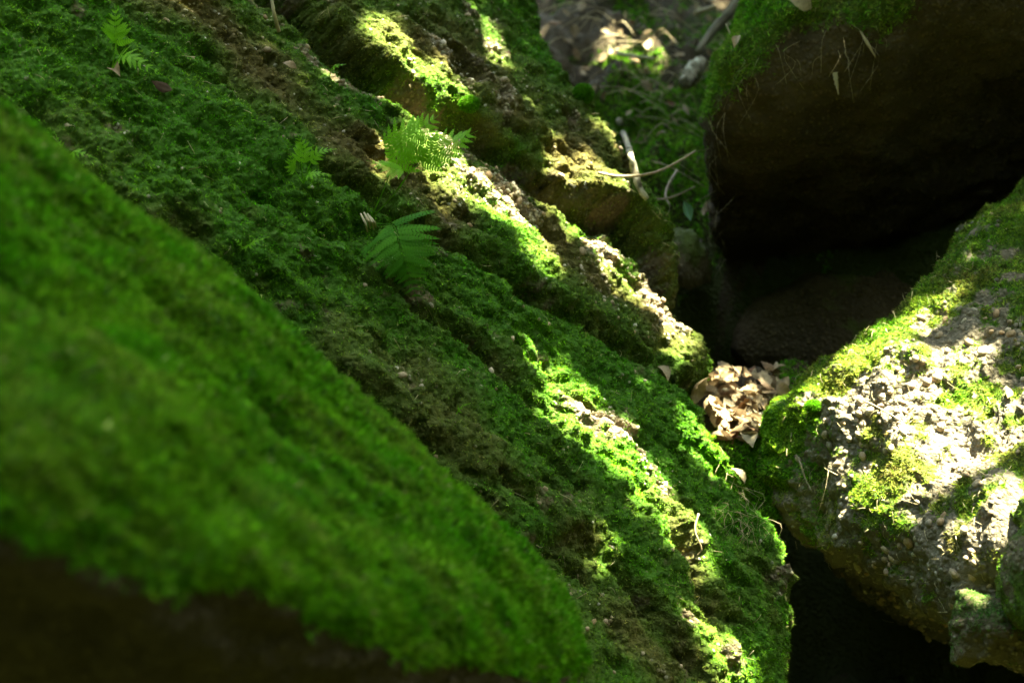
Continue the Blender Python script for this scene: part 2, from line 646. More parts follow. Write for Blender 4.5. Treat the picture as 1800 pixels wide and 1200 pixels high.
sn, sm = 670, 470
cA, cB, cC, cD = SL.hit(-480, -230), SL.hit(1120, -230), SL.hit(1560, 1340), SL.hit(800, 1340)
ss = np.linspace(0, 1, sn)[:, None, None]
tt_ = np.linspace(0, 1, sm)[None, :, None]
base = ((1 - ss) * ((1 - tt_) * cA + tt_ * cB) + ss * ((1 - tt_) * cD + tt_ * cC)).reshape(-1, 3)
uv0 = SL.uv(base)
spx, spy, sd = project(base)
w1 = fbm(base * 4, 3, 40); w2 = fbm(base * 4, 3, 45)
w3 = fbm(base * 28, 2, 47); w4 = fbm(base * 28, 2, 49)
uv = uv0 + np.stack([0.014 * w1 + 0.004 * w3, 0.014 * w2 + 0.004 * w4], -1)
h = np.zeros(len(base), np.float32)

LEDGES = [
    # polyline, height, edge width, decay, run start/end fade
    ([(400, -120), (480, -10), (560, 60), (640, 130), (720, 180), (800, 220), (850, 260), (930, 320), (1010, 362), (1075, 392), (1120, 450), (1180, 520), (1235, 600)], 0.092, 0.016, 0.45),
    ([(560, 285), (650, 345), (760, 415), (850, 470), (940, 520), (1010, 556), (1090, 604), (1180, 660), (1290, 715)], 0.070, 0.015, 0.42),
    ([(380, 280), (460, 345), (560, 412), (650, 455), (740, 545), (840, 605), (930, 700), (1000, 765), (1090, 835), (1165, 905), (1225, 1000), (1260, 1090), (1300, 1200)], 0.036, 0.014, 0.28),
    ([(880, 560), (935, 620), (990, 690), (1050, 745), (1120, 790)], 0.035, 0.012, 0.06),
    ([(200, 350), (290, 395), (350, 412), (410, 455), (470, 490), (540, 565), (600, 645), (690, 720), (800, 800), (900, 890)], 0.05, 0.02, 0.13),
    ([(-200, -60), (0, 40), (120, 85), (240, 150), (330, 215), (420, 262), (520, 335), (620, 420)], 0.04, 0.025, 0.12),
    ([(-100, 60), (0, 110), (60, 180), (110, 270), (200, 340), (300, 430)], 0.05, 0.02, 0.11),
    ([(700, -100), (770, 60), (830, 140), (900, 205), (970, 255), (1050, 300), (1110, 360), (1150, 430)], 0.045, 0.02, 0.14),
    ([(860, 985), (930, 945), (1000, 930), (1070, 955), (1120, 1010), (1170, 1080), (1230, 1150), (1290, 1230)], 0.075, 0.022, 0.16),
    ([(1150, 880), (1195, 950), (1240, 1030), (1290, 1110), (1340, 1200)], 0.03, 0.015, 0.08),
    ([(1150, 740), (1210, 780), (1270, 830), (1310, 900), (1340, 980), (1360, 1080)], 0.035, 0.018, 0.10),
    ([(740, 110), (790, 135), (835, 165), (850, 215)], 0.03, 0.010, 0.05),
    ([(250, -120), (330, 10), (420, 90), (500, 170), (600, 250), (700, 320)], 0.03, 0.02, 0.10),
]
for q, (pl, H, W, D) in enumerate(LEDGES):
    d, run = polydist(uv, line(*pl))
    env = smooth(-0.06, 0.08, run) * smooth(1.06, 0.92, run) * np.clip(0.95 + 0.22 * vnoise(np.stack([run * 5, run * 0, run * 0], -1), 60 + q), 0.6, 1.25)
    dd = np.clip(d, 0, None)
    if q < 3:
        H, D, C, w_ = [(0.058, 1.1, 0.072, 0.023), (0.028, 0.8, 0.036, 0.016), (0.018, 0.45, 0.022, 0.013)][q]
    else:
        H, D, C, w_ = (H * 0.42, D * 1.4, H * 0.28, W * 0.8) if q not in (7, 11) else (H * 0.2, D * 1.5, H * 0.25, W * 0.7)
    h += (H * env) * smooth(-W * 0.8, W * 0.8, d) * np.exp(-dd / D)
    # the dark undercut crack just below the edge
    h -= (C * env) * np.exp(-((d + w_ * 1.25) / w_) ** 2)

# large swell and strata running with the ridges
dirU = SL.uv(SL.hit(1060, 780)) - SL.uv(SL.hit(640, 440)); dirU /= np.linalg.norm(dirU)
dirV = np.array([-dirU[1], dirU[0]])
ua, va = uv @ dirU, uv @ dirV
st = np.stack([ua * 1.4, va * 12, 0 * ua], -1)
h += 0.018 * fbm(np.stack([ua * 1.2, va * 2.6, 0 * ua], -1), 2, 21)
rid = 1 - np.abs(fbm(st, 3, 23))
h += 0.013 * (rid - 0.6)
h += 0.012 * fbm(np.stack([ua * 11, va * 30, 0 * ua], -1), 3, 26)
h -= 0.019 * smooth(0.28, 0.75, fbm(np.stack([ua * 8, va * 24, 0 * ua + 3.3], -1), 3, 28))
# pits
for (x, y, rx, H) in [(790, 158, 0.035, 0.05), (1092, 508, 0.022, 0.05), (965, 665, 0.03, 0.04), (560, 545, 0.03, 0.03), (1060, 1010, 0.05, 0.03), (640, 420, 0.05, 0.05), (770, 530, 0.035, 0.03), (1160, 620, 0.03, 0.03)]:
    c = SL.uv(SL.hit(x, y))
    h -= H * np.exp(-(((uv - c) ** 2).sum(1)) / rx ** 2)
# blunt block end of the middle ledge
# the right-hand edge rolls over into the cleft
EDGE_LINE = line((915, -260), (945, -100), (965, 60), (1000, 150), (1055, 230), (1092, 300), (1130, 380), (1170, 450), (1205, 540), (1258, 615), (1275, 655), (1240, 695), (1265, 760), (1312, 840), (1345, 900), (1385, 960), (1415, 1060), (1435, 1200), (1440, 1400))
dE, _ = polydist(uv, EDGE_LINE)
roll = np.clip(dE + 0.09, 0, None)
h -= np.minimum(14 * roll ** 2, 0.9)
Vs = base + h[:, None] * SLAB_N
Ns, _ = grid_normals(blur_grid(Vs.reshape(sn, sm, 3), 3, 1), SLAB_N)
Ns = Ns.reshape(-1, 3)
Vs = Vs + Ns * (0.006 * fbm(Vs * 17, 3, 34) - 0.012 * np.abs(fbm(Vs * 40, 2, 29)) + 0.005 + 0.0035 * fbm(Vs * 120, 2, 33))[:, None]
Ns, _ = grid_normals(Vs.reshape(sn, sm, 3), SLAB_N)
Ns = Ns.reshape(-1, 3)
spx, spy, sd = project(Vs)


def blob(px, py, pts, width, x=None, y=None):
    """soft weight near a photo polyline on the slab"""
    d, run = polydist(uv, line(*pts))
    return np.exp(-(d / width) ** 2) * smooth(-0.1, 0.05, run) * smooth(1.1, 0.95, run)


Nb = blur_grid(Ns.reshape(sn, sm, 3), 4, 1).reshape(-1, 3)
up_face = Nb @ np.array([0.25, 0.05, 0.97])
flat = Nb @ SLAB_N
brown = 0.85 * blob(0, 0, [(200, -80), (330, 30), (450, 130), (560, 230), (700, 330), (800, 400)], 0.085)
brown += 0.42 * blob(0, 0, [(560, 580), (700, 680), (800, 790), (880, 900)], 0.09)
brown += 0.6 * blob(0, 0, [(950, 330), (1000, 450), (1130, 560), (1220, 640)], 0.10)
brown += 0.45 * blob(0, 0, [(1000, 950), (1080, 1060), (1200, 1200)], 0.09)
brown += 0.35 * blob(0, 0, [(700, 100), (830, 200), (1000, 330)], 0.05)
dL1, _ = polydist(uv, line(*LEDGES[0][0]))
brown += 0.42 * smooth(-0.02, 0.05, dL1) * smooth(0.55, 0.25, dL1)
brown += 0.30 * blob(0, 0, [(760, 260), (880, 360), (1000, 450), (1150, 580)], 0.07) + 0.35 * blob(0, 0, [(975, 700), (1060, 760), (1165, 880), (1250, 1050)], 0.03)
green = 0.5 * blob(0, 0, [(540, 330), (700, 400), (900, 560), (1100, 700), (1250, 850)], 0.10) + 0.55 * blob(0, 0, [(-40, 20), (150, 90), (330, 220), (600, 420)], 0.11)
mn = fbm(base * 9, 4, 70)
tint = np.clip(0.12 + 0.34 * mn + brown - green + 0.5 * smooth(0.75, 0.3, flat), 0, 1)
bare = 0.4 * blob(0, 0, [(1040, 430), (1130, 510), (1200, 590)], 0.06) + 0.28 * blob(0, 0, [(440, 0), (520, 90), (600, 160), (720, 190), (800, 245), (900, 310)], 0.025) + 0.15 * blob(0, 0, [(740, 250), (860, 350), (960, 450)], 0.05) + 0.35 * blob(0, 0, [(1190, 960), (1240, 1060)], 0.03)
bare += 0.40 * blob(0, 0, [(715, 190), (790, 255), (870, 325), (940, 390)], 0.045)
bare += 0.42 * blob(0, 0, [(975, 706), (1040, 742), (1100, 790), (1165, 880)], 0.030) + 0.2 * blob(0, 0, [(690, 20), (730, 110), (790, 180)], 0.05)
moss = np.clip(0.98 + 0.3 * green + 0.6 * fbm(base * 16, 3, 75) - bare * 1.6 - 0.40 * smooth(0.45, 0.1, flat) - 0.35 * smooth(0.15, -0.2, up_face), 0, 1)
sq = grid_quads(sn, sm)
# close the slab into a solid: skirt back along the normal
idx = np.arange(sn * sm).reshape(sn, sm)
ring = np.concatenate([idx[:-1, 0], idx[-1, :-1], idx[1:, -1][::-1], idx[0, 1:][::-1]])
back = Vs[ring] - SLAB_N * 0.9
k0 = len(Vs)
rq = np.stack([ring, np.roll(ring, -1), k0 + np.roll(np.arange(len(ring)), -1), k0 + np.arange(len(ring))], -1)
ctr = back.mean(0)
kc = k0 + len(ring)
rt = np.stack([k0 + np.arange(len(ring)), k0 + np.roll(np.arange(len(ring)), -1), np.full(len(ring), kc)], -1)
Vall = np.vstack([Vs, back, ctr[None]])
pad = np.zeros(len(back) + 1)
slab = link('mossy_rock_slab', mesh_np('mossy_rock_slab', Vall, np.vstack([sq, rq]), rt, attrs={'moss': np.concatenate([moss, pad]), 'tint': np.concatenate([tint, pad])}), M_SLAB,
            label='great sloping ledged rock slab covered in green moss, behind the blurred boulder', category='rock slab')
register('slab', Vs, Ns)
inview = (spx > -120) & (spx < 1500) & (spy > -80) & (spy < 1280)
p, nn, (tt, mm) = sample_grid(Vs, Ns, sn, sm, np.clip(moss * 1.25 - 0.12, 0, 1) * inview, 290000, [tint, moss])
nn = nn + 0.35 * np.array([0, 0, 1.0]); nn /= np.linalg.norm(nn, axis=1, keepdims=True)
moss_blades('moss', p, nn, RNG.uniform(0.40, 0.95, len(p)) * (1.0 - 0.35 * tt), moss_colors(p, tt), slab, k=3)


# ------------------------------------------------------------------ boulders
def hull_planes(pts):
    bm = bmesh.new()
    for q in pts:
        bm.verts.new(q)
    r = bmesh.ops.convex_hull(bm, input=bm.verts)
    bm.normal_update()
    c = np.mean(pts, axis=0)
    N, O = [], []
    for f in bm.faces:
        n = np.array(f.normal[:]); o = n @ (np.array(f.verts[0].co[:]))
        if n @ c > o:
            n, o = -n, -o
        N.append(n); O.append(o)
    bm.free()
    return np.array(N), np.array(O)


def star_boulder(pts, N, soft, toward=None, front=0.75):
    pts = np.array(pts)
    PN, PO = hull_planes(pts)
    c = (pts.min(0) + pts.max(0)) / 2
    c = 0.5 * c + 0.5 * pts.mean(0)
    ax = (CAM if toward is None else toward) - c
    ax /= np.linalg.norm(ax)
    e1 = np.cross(ax, [0, 0, 1.0]); e1 /= np.linalg.norm(e1)
    e2 = np.cross(ax, e1)
    s = np.linspace(-1, 1, N) + 1e-7
    a, b_ = np.meshgrid(s, s, indexing='ij')
    big = np.abs(a) > np.abs(b_)
    rad = np.where(big, a, b_)
    phi = np.where(big, (math.pi / 4) * (b_ / np.where(big, a, 1)), math.pi / 2 - (math.pi / 4) * (a / np.where(big, 1, b_)))
    dx, dy = rad * np.cos(phi), rad * np.sin(phi)
    rr = np.hypot(dx, dy)
    th = math.pi * 0.985 * (front * rr + (1 - front) * rr ** 4) 
    ph = np.arctan2(dy, dx)
    D = (np.cos(th)[..., None] * ax + np.sin(th)[..., None] * (np.cos(ph)[..., None] * e1 + np.sin(ph)[..., None] * e2)).reshape(-1, 3)
    r = np.full(len(D), 1e9)
    for n, o in zip(PN, PO):
        k = D @ n
        q = (o - n @ c) / np.where(k > 1e-6, k, 1e-6)
        r = np.minimum(r, np.where(k > 1e-6, q, 1e9))
    r = blur_grid(r.reshape(N, N), soft, 2).reshape(-1)
    V = c + r[:, None] * D
    Nn, _ = grid_normals(V.reshape(N, N, 3), D.reshape(N, N, 3))
    return V, Nn.reshape(-1, 3), c


def close_back(V, N):
    idx = np.arange(N * N).reshape(N, N)
    ring = np.concatenate([idx[:-1, 0], idx[-1, :-1], idx[1:, -1][::-1], idx[0, 1:][::-1]])
    k = len(V)
    tri = np.stack([ring, np.roll(ring, -1), np.full(len(ring), k)], -1)
    return np.vstack([V, V[ring].mean(0)[None]]), grid_quads(N, N), tri


def finish_boulder(key, name, V, N, moss_w, tint_w, mat, **props):
    Vc, Q, T = close_back(V, N)
    o = link(name, mesh_np(name, Vc, Q, T, attrs={'moss': np.append(moss_w, 0), 'tint': np.append(tint_w, 0)}), mat, **props)
    Nn, _ = grid_normals(V.reshape(N, N, 3), (V - V.mean(0)).reshape(N, N, 3))
    Nn = Nn.reshape(-1, 3)
    f = ((CAM - V) * Nn).sum(1) > 0
    register(key, V[f], Nn[f])
    return o, Nn


# --- blurred mossy boulder in the foreground
FN = 260
pts = [P(*q) for q in [
    (-420, -130, 1.50), (0, 200, 1.62), (300, 428, 1.72), (520, 572, 1.78), (800, 822, 1.88), (960, 965, 1.93), (1035, 1080, 1.93), (1045, 1150, 1.93),
    (-420, 760, 0.92), (0, 895, 1.00), (330, 1010, 1.14), (600, 1105, 1.30), (850, 1150, 1.54), (1030, 1165, 1.86),
    (-420, 1500, 1.75), (300, 1600, 1.95), (1000, 1500, 2.2),
    (-420, 300, 2.1), (300, 700, 2.3), (900, 1150, 2.4), (-300, 1200, 2.4), (900, 1500, 2.5)]]
V, Nn, c = star_boulder(pts, FN, 5, front=0.8)
stretch = camdir(1, 0.4, -0.85)
al = V @ stretch
side = V - al[:, None] * stretch
coords = side * 7 + (al * 2.6)[:, None] * stretch
coords2 = side * 24 + (al * 8)[:, None] * stretch
V = V + Nn * (0.012 * fbm(coords, 3, 101) + 0.009 * fbm(coords2, 3, 105) + 0.006 * fbm(V * 50, 2, 107))[:, None]
fx, fy, fd = project(V)
for (x, y, q, H) in [(340, 550, 0.032, 0.035), (500, 735, 0.03, 0.03), (60, 520, 0.035, 0.03), (150, 660, 0.03, 0.022), (330, 640, 0.022, 0.02), (640, 800, 0.03, 0.022), (420, 850, 0.03, 0.02), (560, 620, 0.025, 0.02), (240, 870, 0.035, 0.025)]:
    c0 = V[np.argmin((fx - x) ** 2 + (fy - y) ** 2 + 1e5 * (((CAM - V) * Nn).sum(1) < 0))]
    dv = V - c0
    da = dv @ stretch
    V = V - Nn * (H * np.exp(-((dv * dv).sum(1) - 0.65 * da * da) / q ** 2))[:, None]
Nn, _ = grid_normals(V.reshape(FN, FN, 3), (V - c).reshape(FN, FN, 3)); Nn = Nn.reshape(-1, 3)
upn = Nn[:, 2]
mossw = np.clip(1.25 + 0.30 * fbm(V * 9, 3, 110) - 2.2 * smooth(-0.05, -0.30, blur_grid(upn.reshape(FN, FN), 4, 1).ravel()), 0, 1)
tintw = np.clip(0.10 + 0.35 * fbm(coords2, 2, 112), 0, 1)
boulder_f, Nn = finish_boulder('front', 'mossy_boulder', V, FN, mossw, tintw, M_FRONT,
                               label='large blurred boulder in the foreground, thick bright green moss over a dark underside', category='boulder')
fx, fy, fd = project(V)
face = (((CAM - V) * Nn).sum(1) > -0.15) & (fx > -150) & (fx < 1200) & (fy > -100) & (fy < 1350)
p, nn, (tt,) = sample_grid(V, Nn, FN, FN, np.clip(mossw * 1.3 - 0.2, 0, 1) * face, 75000, [tintw])
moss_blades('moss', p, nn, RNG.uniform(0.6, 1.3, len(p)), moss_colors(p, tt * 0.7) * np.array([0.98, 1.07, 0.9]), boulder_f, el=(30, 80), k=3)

# --- sunlit conglomerate boulder on the right
RN = 390
pts = [P(*q) for q in [
    (2050, 150, 3.35), (1800, 338, 3.15), (1705, 405, 3.08), (1635, 470, 3.02), (1500, 570, 2.98), (1400, 655, 2.98), (1352, 720, 3.02), (1345, 820, 3.02), (1385, 940, 2.96),
    (1440, 965, 2.84), (1510, 990, 2.70), (1620, 1035, 2.54), (1720, 1095, 2.42), (1950, 1210, 2.24),
    (1470, 720, 2.80), (1600, 620, 2.80), (1600, 850, 2.60), (1750, 600, 2.72), (1900, 500, 2.80), (1700, 1000, 2.44), (1850, 1050, 2.28), (2100, 700, 2.45),
    (1420, 800, 3.6), (1700, 560, 3.9), (2050, 300, 4.0), (1600, 1090, 3.5), (2000, 1300, 3.4), (2200, 800, 3.0), (1500, 960, 3.5)]]
V, Nn, c = star_boulder(pts, RN, 6, front=0.62)
V = V + Nn * (0.035 * fbm(V * 3.5, 3, 121) + 0.014 * fbm(V * 13, 3, 125) + 0.008 * fbm(V * 34, 4, 127, 0.55) - 0.006 * np.abs(fbm(V * 80, 2, 128)))[:, None]
rx, ry, rd = project(V)
for (x, y, q, H) in [(1735, 1050, 0.045, 0.07), (1590, 850, 0.06, 0.035), (1530, 800, 0.05, 0.03), (1440, 830, 0.05, 0.03), (1700, 800, 0.07, 0.02)]:
    c0 = V[np.argmin((rx - x) ** 2 + (ry - y) ** 2 + 1e4 * (((CAM - V) * Nn).sum(1) < 0))]
    V = V - Nn * (H * np.exp(-((V - c0) ** 2).sum(1) / q ** 2))[:, None]
rx, ry, rd = project(V)
Nn, _ = grid_normals(V.reshape(RN, RN, 3), (V - c).reshape(RN, RN, 3)); Nn = Nn.reshape(-1, 3)
upn = Nn @ np.array([-0.2, 0, 0.98])
edge_band = smooth(150, 20, (ry + 0.83 * rx) - 1830)           # near the upper left rim of the stone
left_end = smooth(1470, 1400, rx) * smooth(700, 740, ry) * smooth(880, 820, ry)
mossw = np.clip(0.26 + 0.40 * fbm(V * 7, 3, 131) + 0.60 * fbm(V * 30, 3, 135) + 0.75 * edge_band + 0.9 * left_end - 0.5 * smooth(0.3, -0.2, upn) + 0.3 * smooth(1740, 1800, rx), 0, 1)
tintw = np.clip(0.52 + 0.3 * fbm(V * 12, 2, 133) - 0.5 * left_end - 0.15 * edge_band, 0, 1)
boulder_r, Nn = finish_boulder('right', 'pebbly_boulder', V, RN, mossw, tintw, M_RIGHT,
                               label='sunlit pale pebbly conglomerate boulder at right with patches of yellow green moss', category='boulder')
face = (((CAM - V) * Nn).sum(1) > -0.2) & (rx > 1250) & (rx < 1900) & (ry > 250) & (ry < 1280)
p, nn, (tt,) = sample_grid(V, Nn, RN, RN, np.clip(mossw * 1.4 - 0.35, 0, 1) * face, 48000, [tintw])
moss_blades('moss', p, nn, RNG.uniform(0.4, 1.1, len(p)), moss_colors(p, tt, lime=0.6) * np.array([1.25, 1.15, 1.2]), boulder_r, k=3)
RVERT, RNRM, RMOSS, RFACE = V, Nn, mossw, face

PEB_MESH = []
for s in range(6):
    Vp, Tp = pebble_shape(s + 3, 1)
    me = mesh_np('pebble', Vp, None, Tp)
    me.materials.append(M_PEB)
    PEB_MESH.append(me)


def place_pebbles(parent, V, N, w, count, smin, smax, out=0.25):
    cum = np.cumsum(w)
    chosen = []
    tries = 0
    while len(chosen) < count and tries < count * 20:
        tries += 1
        i = int(np.searchsorted(cum, RNG.uniform(0, cum[-1])))
        s = smin + (smax - smin) * RNG.random() ** 2.4
        if any((V[i] - V[j]) @ (V[i] - V[j]) < ((s + q) * 0.85) ** 2 for j, q in chosen):
            continue
        chosen.append((i, s))
        o = link('pebble', PEB_MESH[RNG.integers(6)], None, parent)
        n = Vector(N[i])
        rot = n.to_track_quat('Z', 'Y').to_matrix() @ Matrix.Rotation(RNG.uniform(0, 6.28), 3, 'Z')
        sc = Matrix.Diagonal((s * RNG.uniform(0.85, 1.2), s * RNG.uniform(0.75, 1.05), s * RNG.uniform(0.85, 1.1)))
        M = (rot @ sc).to_4x4()
        M.translation = Vector(V[i]) + n * s * out
        o.matrix_basis = M
    return chosen


wn_ = np.clip(1.1 - mossw * 1.3, 0, 1) * face * (rx < 1830) * (ry < 1200) * (0.15 + smooth(-0.2, 0.5, fbm(V * 7, 3, 140))) * smooth(560, 760, ry + 0.4 * (rx - 1500))
place_pebbles(boulder_r, V, Nn, wn_, 298, 0.0062, 0.0135, 0.12)
p, nn, (tt,) = sample_grid(V, Nn, RN, RN, np.clip(1.1 - mossw, 0.05, 1) * face * (0.25 + smooth(-0.3, 0.4, fbm(V * 7, 3, 140))), 2600, [tintw])
pc = np.array([[0.26, 0.20, 0.13], [0.36, 0.29, 0.20], [0.30, 0.21, 0.13], [0.20, 0.165, 0.12], [0.42, 0.36, 0.28]])[RNG.integers(0, 5, len(p))] * RNG.uniform(0.28, 0.62, (len(p), 1))
scatter('gravel', p - nn * 0.001, nn, 0.0014 + 0.0060 * RNG.random(len(p)) ** 2.6, pc, PEB_PROTO, boulder_r)

# pebbles in the slab
f = (Ns @ SLAB_N > 0.5) & inview & (spx > 380) & (spx < 1420) & (spy > 10) & (spy < 1190)
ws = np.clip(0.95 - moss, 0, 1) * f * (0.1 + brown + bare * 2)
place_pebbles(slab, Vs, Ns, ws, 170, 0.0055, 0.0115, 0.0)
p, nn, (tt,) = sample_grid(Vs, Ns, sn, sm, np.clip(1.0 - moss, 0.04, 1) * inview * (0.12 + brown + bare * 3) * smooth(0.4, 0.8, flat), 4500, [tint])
pc = np.array([[0.16, 0.13, 0.07], [0.24, 0.20, 0.13], [0.19, 0.14, 0.08], [0.14, 0.13, 0.08], [0.32, 0.29, 0.22]])[RNG.integers(0, 5, len(p))] * RNG.uniform(0.7, 1.15, (len(p), 1))
scatter('gravel', p - nn * 0.0012, nn, RNG.uniform(0.0018, 0.0052, len(p)), pc, PEB_PROTO, slab)

# --- overhanging boulder, upper right, in deep shade
ON = 230
pts = [P(*q) for q in [
    (1372, -90, 3.22), (1295, 45, 3.20), (1238, 140, 3.22), (1214, 230, 3.30), (1210, 330, 3.46), (1215, 450, 3.72),
    (1690, -60, 3.08), (1900, -160, 3.0),
    (1330, 485, 3.92), (1480, 455, 3.98), (1800, 400, 3.92), (2000, 340, 3.85), (2050, -100, 3.05),
    (1500, -350, 3.6), (2000, -450, 3.5), (1450, 0, 4.8), (2000, -300, 5.2), (1400, 400, 4.9), (2000, 350, 5.0)]]
V, Nn, c = star_boulder(pts, ON, 3, front=0.62)
V = V + Nn * (0.035 * fbm(V * 3.0, 3, 151) + 0.012 * fbm(V * 14, 3, 155) + 0.006 * fbm(V * 45, 2, 157))[:, None]
Nn, _ = grid_normals(V.reshape(ON, ON, 3), (V - c).reshape(ON, ON, 3)); Nn = Nn.reshape(-1, 3)
ox, oy, od = project(V)
lip = np.maximum(smooth(25, -105, (oy + 0.72 * ox) - 1105 + 45 * fbm(V * 6, 3, 163)), 0.8 * smooth(95, 20, oy + 30 * fbm(V * 7, 2, 165)) * smooth(1370, 1420, ox) * smooth(1640, 1560, ox))
mossw = np.clip(1.2 * lip + 0.6 * fbm(V * 8, 3, 160) * lip + 0.25 * smooth(1290, 1240, ox), 0, 1)
tintw = np.clip(0.30 + 0.3 * fbm(V * 10, 2, 161) + 0.3 * smooth(1380, 1480, ox), 0, 1)
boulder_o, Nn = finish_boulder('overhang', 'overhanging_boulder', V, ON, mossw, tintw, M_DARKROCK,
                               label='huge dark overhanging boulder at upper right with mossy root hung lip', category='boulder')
face = (((CAM - V) * Nn).sum(1) > -0.3) & (ox > 1150) & (ox < 1900) & (oy > -80) & (oy < 520)
p, nn, (tt,) = sample_grid(V, Nn, ON, ON, np.clip(mossw * 1.4 - 0.3, 0, 1) * face, 14000, [tintw])
moss_blades('moss', p, nn, RNG.uniform(0.6, 1.6, len(p)), moss_colors(p, tt), boulder_o)


# --- dark boulders wedged in the cleft
def small_boulder(key, pts, N, soft, seed, mat, mossamt, tintv, name, label, a1=0.02):
    V, Nn, c = star_boulder([P(*q) for q in pts], N, soft, front=0.8)
    V = V + Nn * (a1 * fbm(V * 5, 3, seed) + 0.008 * fbm(V * 20, 3, seed + 4) + 0.004 * fbm(V * 60, 2, seed + 8))[:, None]
    mw = np.clip(mossamt + 0.6 * fbm(V * 9, 3, seed + 2), 0, 1) * (mossamt > -0.5)
    o, Nn = finish_boulder(key, name, V, N, mw, np.full(len(V), tintv), mat, label=label, category='boulder')
    return o, V, Nn, mw


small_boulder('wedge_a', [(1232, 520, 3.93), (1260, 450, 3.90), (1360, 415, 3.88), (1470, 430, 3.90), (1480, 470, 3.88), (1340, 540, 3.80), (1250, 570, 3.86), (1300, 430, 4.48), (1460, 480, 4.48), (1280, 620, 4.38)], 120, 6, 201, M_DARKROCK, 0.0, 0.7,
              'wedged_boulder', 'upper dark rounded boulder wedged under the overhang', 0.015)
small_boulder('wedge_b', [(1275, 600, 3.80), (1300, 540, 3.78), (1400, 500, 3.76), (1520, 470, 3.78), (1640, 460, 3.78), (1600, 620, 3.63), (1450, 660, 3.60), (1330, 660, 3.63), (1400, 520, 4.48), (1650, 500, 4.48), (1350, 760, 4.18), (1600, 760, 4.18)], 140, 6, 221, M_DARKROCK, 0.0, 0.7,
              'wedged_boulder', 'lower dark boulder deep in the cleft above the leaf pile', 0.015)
small_boulder('block', [(1172, 420, 3.55), (1225, 395, 3.5), (1240, 440, 3.5), (1230, 500, 3.5), (1190, 520, 3.5), (1160, 470, 3.5), (1180, 420, 3.9), (1240, 480, 3.9)], 80, 4, 241, M_SLAB, 0.2, 0.6,
              'wedged_stone', 'small stone block jammed where the slab meets the overhang', 0.008)

# small stones at the lower right corner
o, V, Nn, mw = small_boulder('corner', [(1688, 1104, 2.24), (1720, 1078, 2.24), (1765, 1072, 2.22), (1775, 1110, 2.18), (1742, 1138, 2.20), (1728, 1142, 2.22), (1730, 1080, 2.48), (1785, 1105, 2.48), (1735, 1125, 2.48)], 100, 15, 261, M_SLAB, 0.25, 0.6,
                             'mossy_stone', 'small grey green stone at the foot of the pebbly boulder', 0.016)
f_ = ((CAM - V) * Nn).sum(1) > -0.1
p, nn, (tt,) = sample_grid(V, Nn, 100, 100, mw * f_, 3000, [mw * 0 + 0.35])
moss_blades('moss', p, nn, RNG.uniform(0.3, 0.8, len(p)), moss_colors(p, tt) * np.array([0.7, 0.75, 1.6]), o)
o, V, Nn, mw = small_boulder('rim', [(1850, 820, 2.18), (1790, 910, 2.20), (1765, 980, 2.21), (1755, 1060, 2.21), (1775, 1100, 2.18), (1850, 1110, 2.08), (1950, 900, 2.08), (1830, 860, 2.58), (1780, 1060, 2.58), (1950, 1100, 2.58)], 120, 6, 281, M_SLAB, 0.55, 0.45,
                             'mossy_stone', 'olive mossed stone cut by the right margin beside the pebbly boulder', 0.012)
f_ = ((CAM - V) * Nn).sum(1) > -0.1
p, nn, (tt,) = sample_grid(V, Nn, 120, 120, mw * f_, 5000, [mw * 0 + 0.4])
moss_blades('moss', p, nn, RNG.uniform(0.3, 0.8, len(p)), moss_colors(p, tt), o)

# --- soil wedge in the cleft that carries the leaf pile
wn2 = 90
uu, vv = np.meshgrid(np.linspace(0, 1, wn2), np.linspace(0, 1, wn2), indexing='ij')
a_, b2, c_, d_ = P(1170, 640, 3.36), P(1420, 635, 3.36), P(1375, 815, 2.98), P(1240, 815, 2.98)
W = ((1 - uu)[..., None] * ((1 - vv)[..., None] * a_ + vv[..., None] * b2) + uu[..., None] * ((1 - vv)[..., None] * d_ + vv[..., None] * c_)).reshape(-1, 3)
W[:, 2] += 0.02 * fbm(W * 12, 3, 301) - 0.14 * smooth(0.8, 1.0, uu.ravel() + 0.06 * fbm(W * 25, 2, 303))
NW, _ = grid_normals(W.reshape(wn2, wn2, 3), np.array([0, 0, 1.0])); NW = NW.reshape(-1, 3)
link('soil', mesh_np('soil', W, grid_quads(wn2, wn2), attrs={'moss': np.clip(smooth(0.55, 0.8, uu.ravel()), 0, 1), 'tint': np.full(len(W), 0.1)}), M_SOIL, kind='structure',
     label='dark soil filling the cleft under the leaf pile')
register('soil', W, NW)
p, nn, (tt,) = sample_grid(W, NW, wn2, wn2, smooth(0.6, 0.8, uu.ravel()) + 0.6 * smooth(0.72, 0.85, vv.ravel()), 3500, [W[:, 0] * 0 + 0.05])
moss_blades('moss', p, nn, RNG.uniform(0.6, 1.4, len(p)), moss_colors(p, tt), bpy.data.objects['soil'])


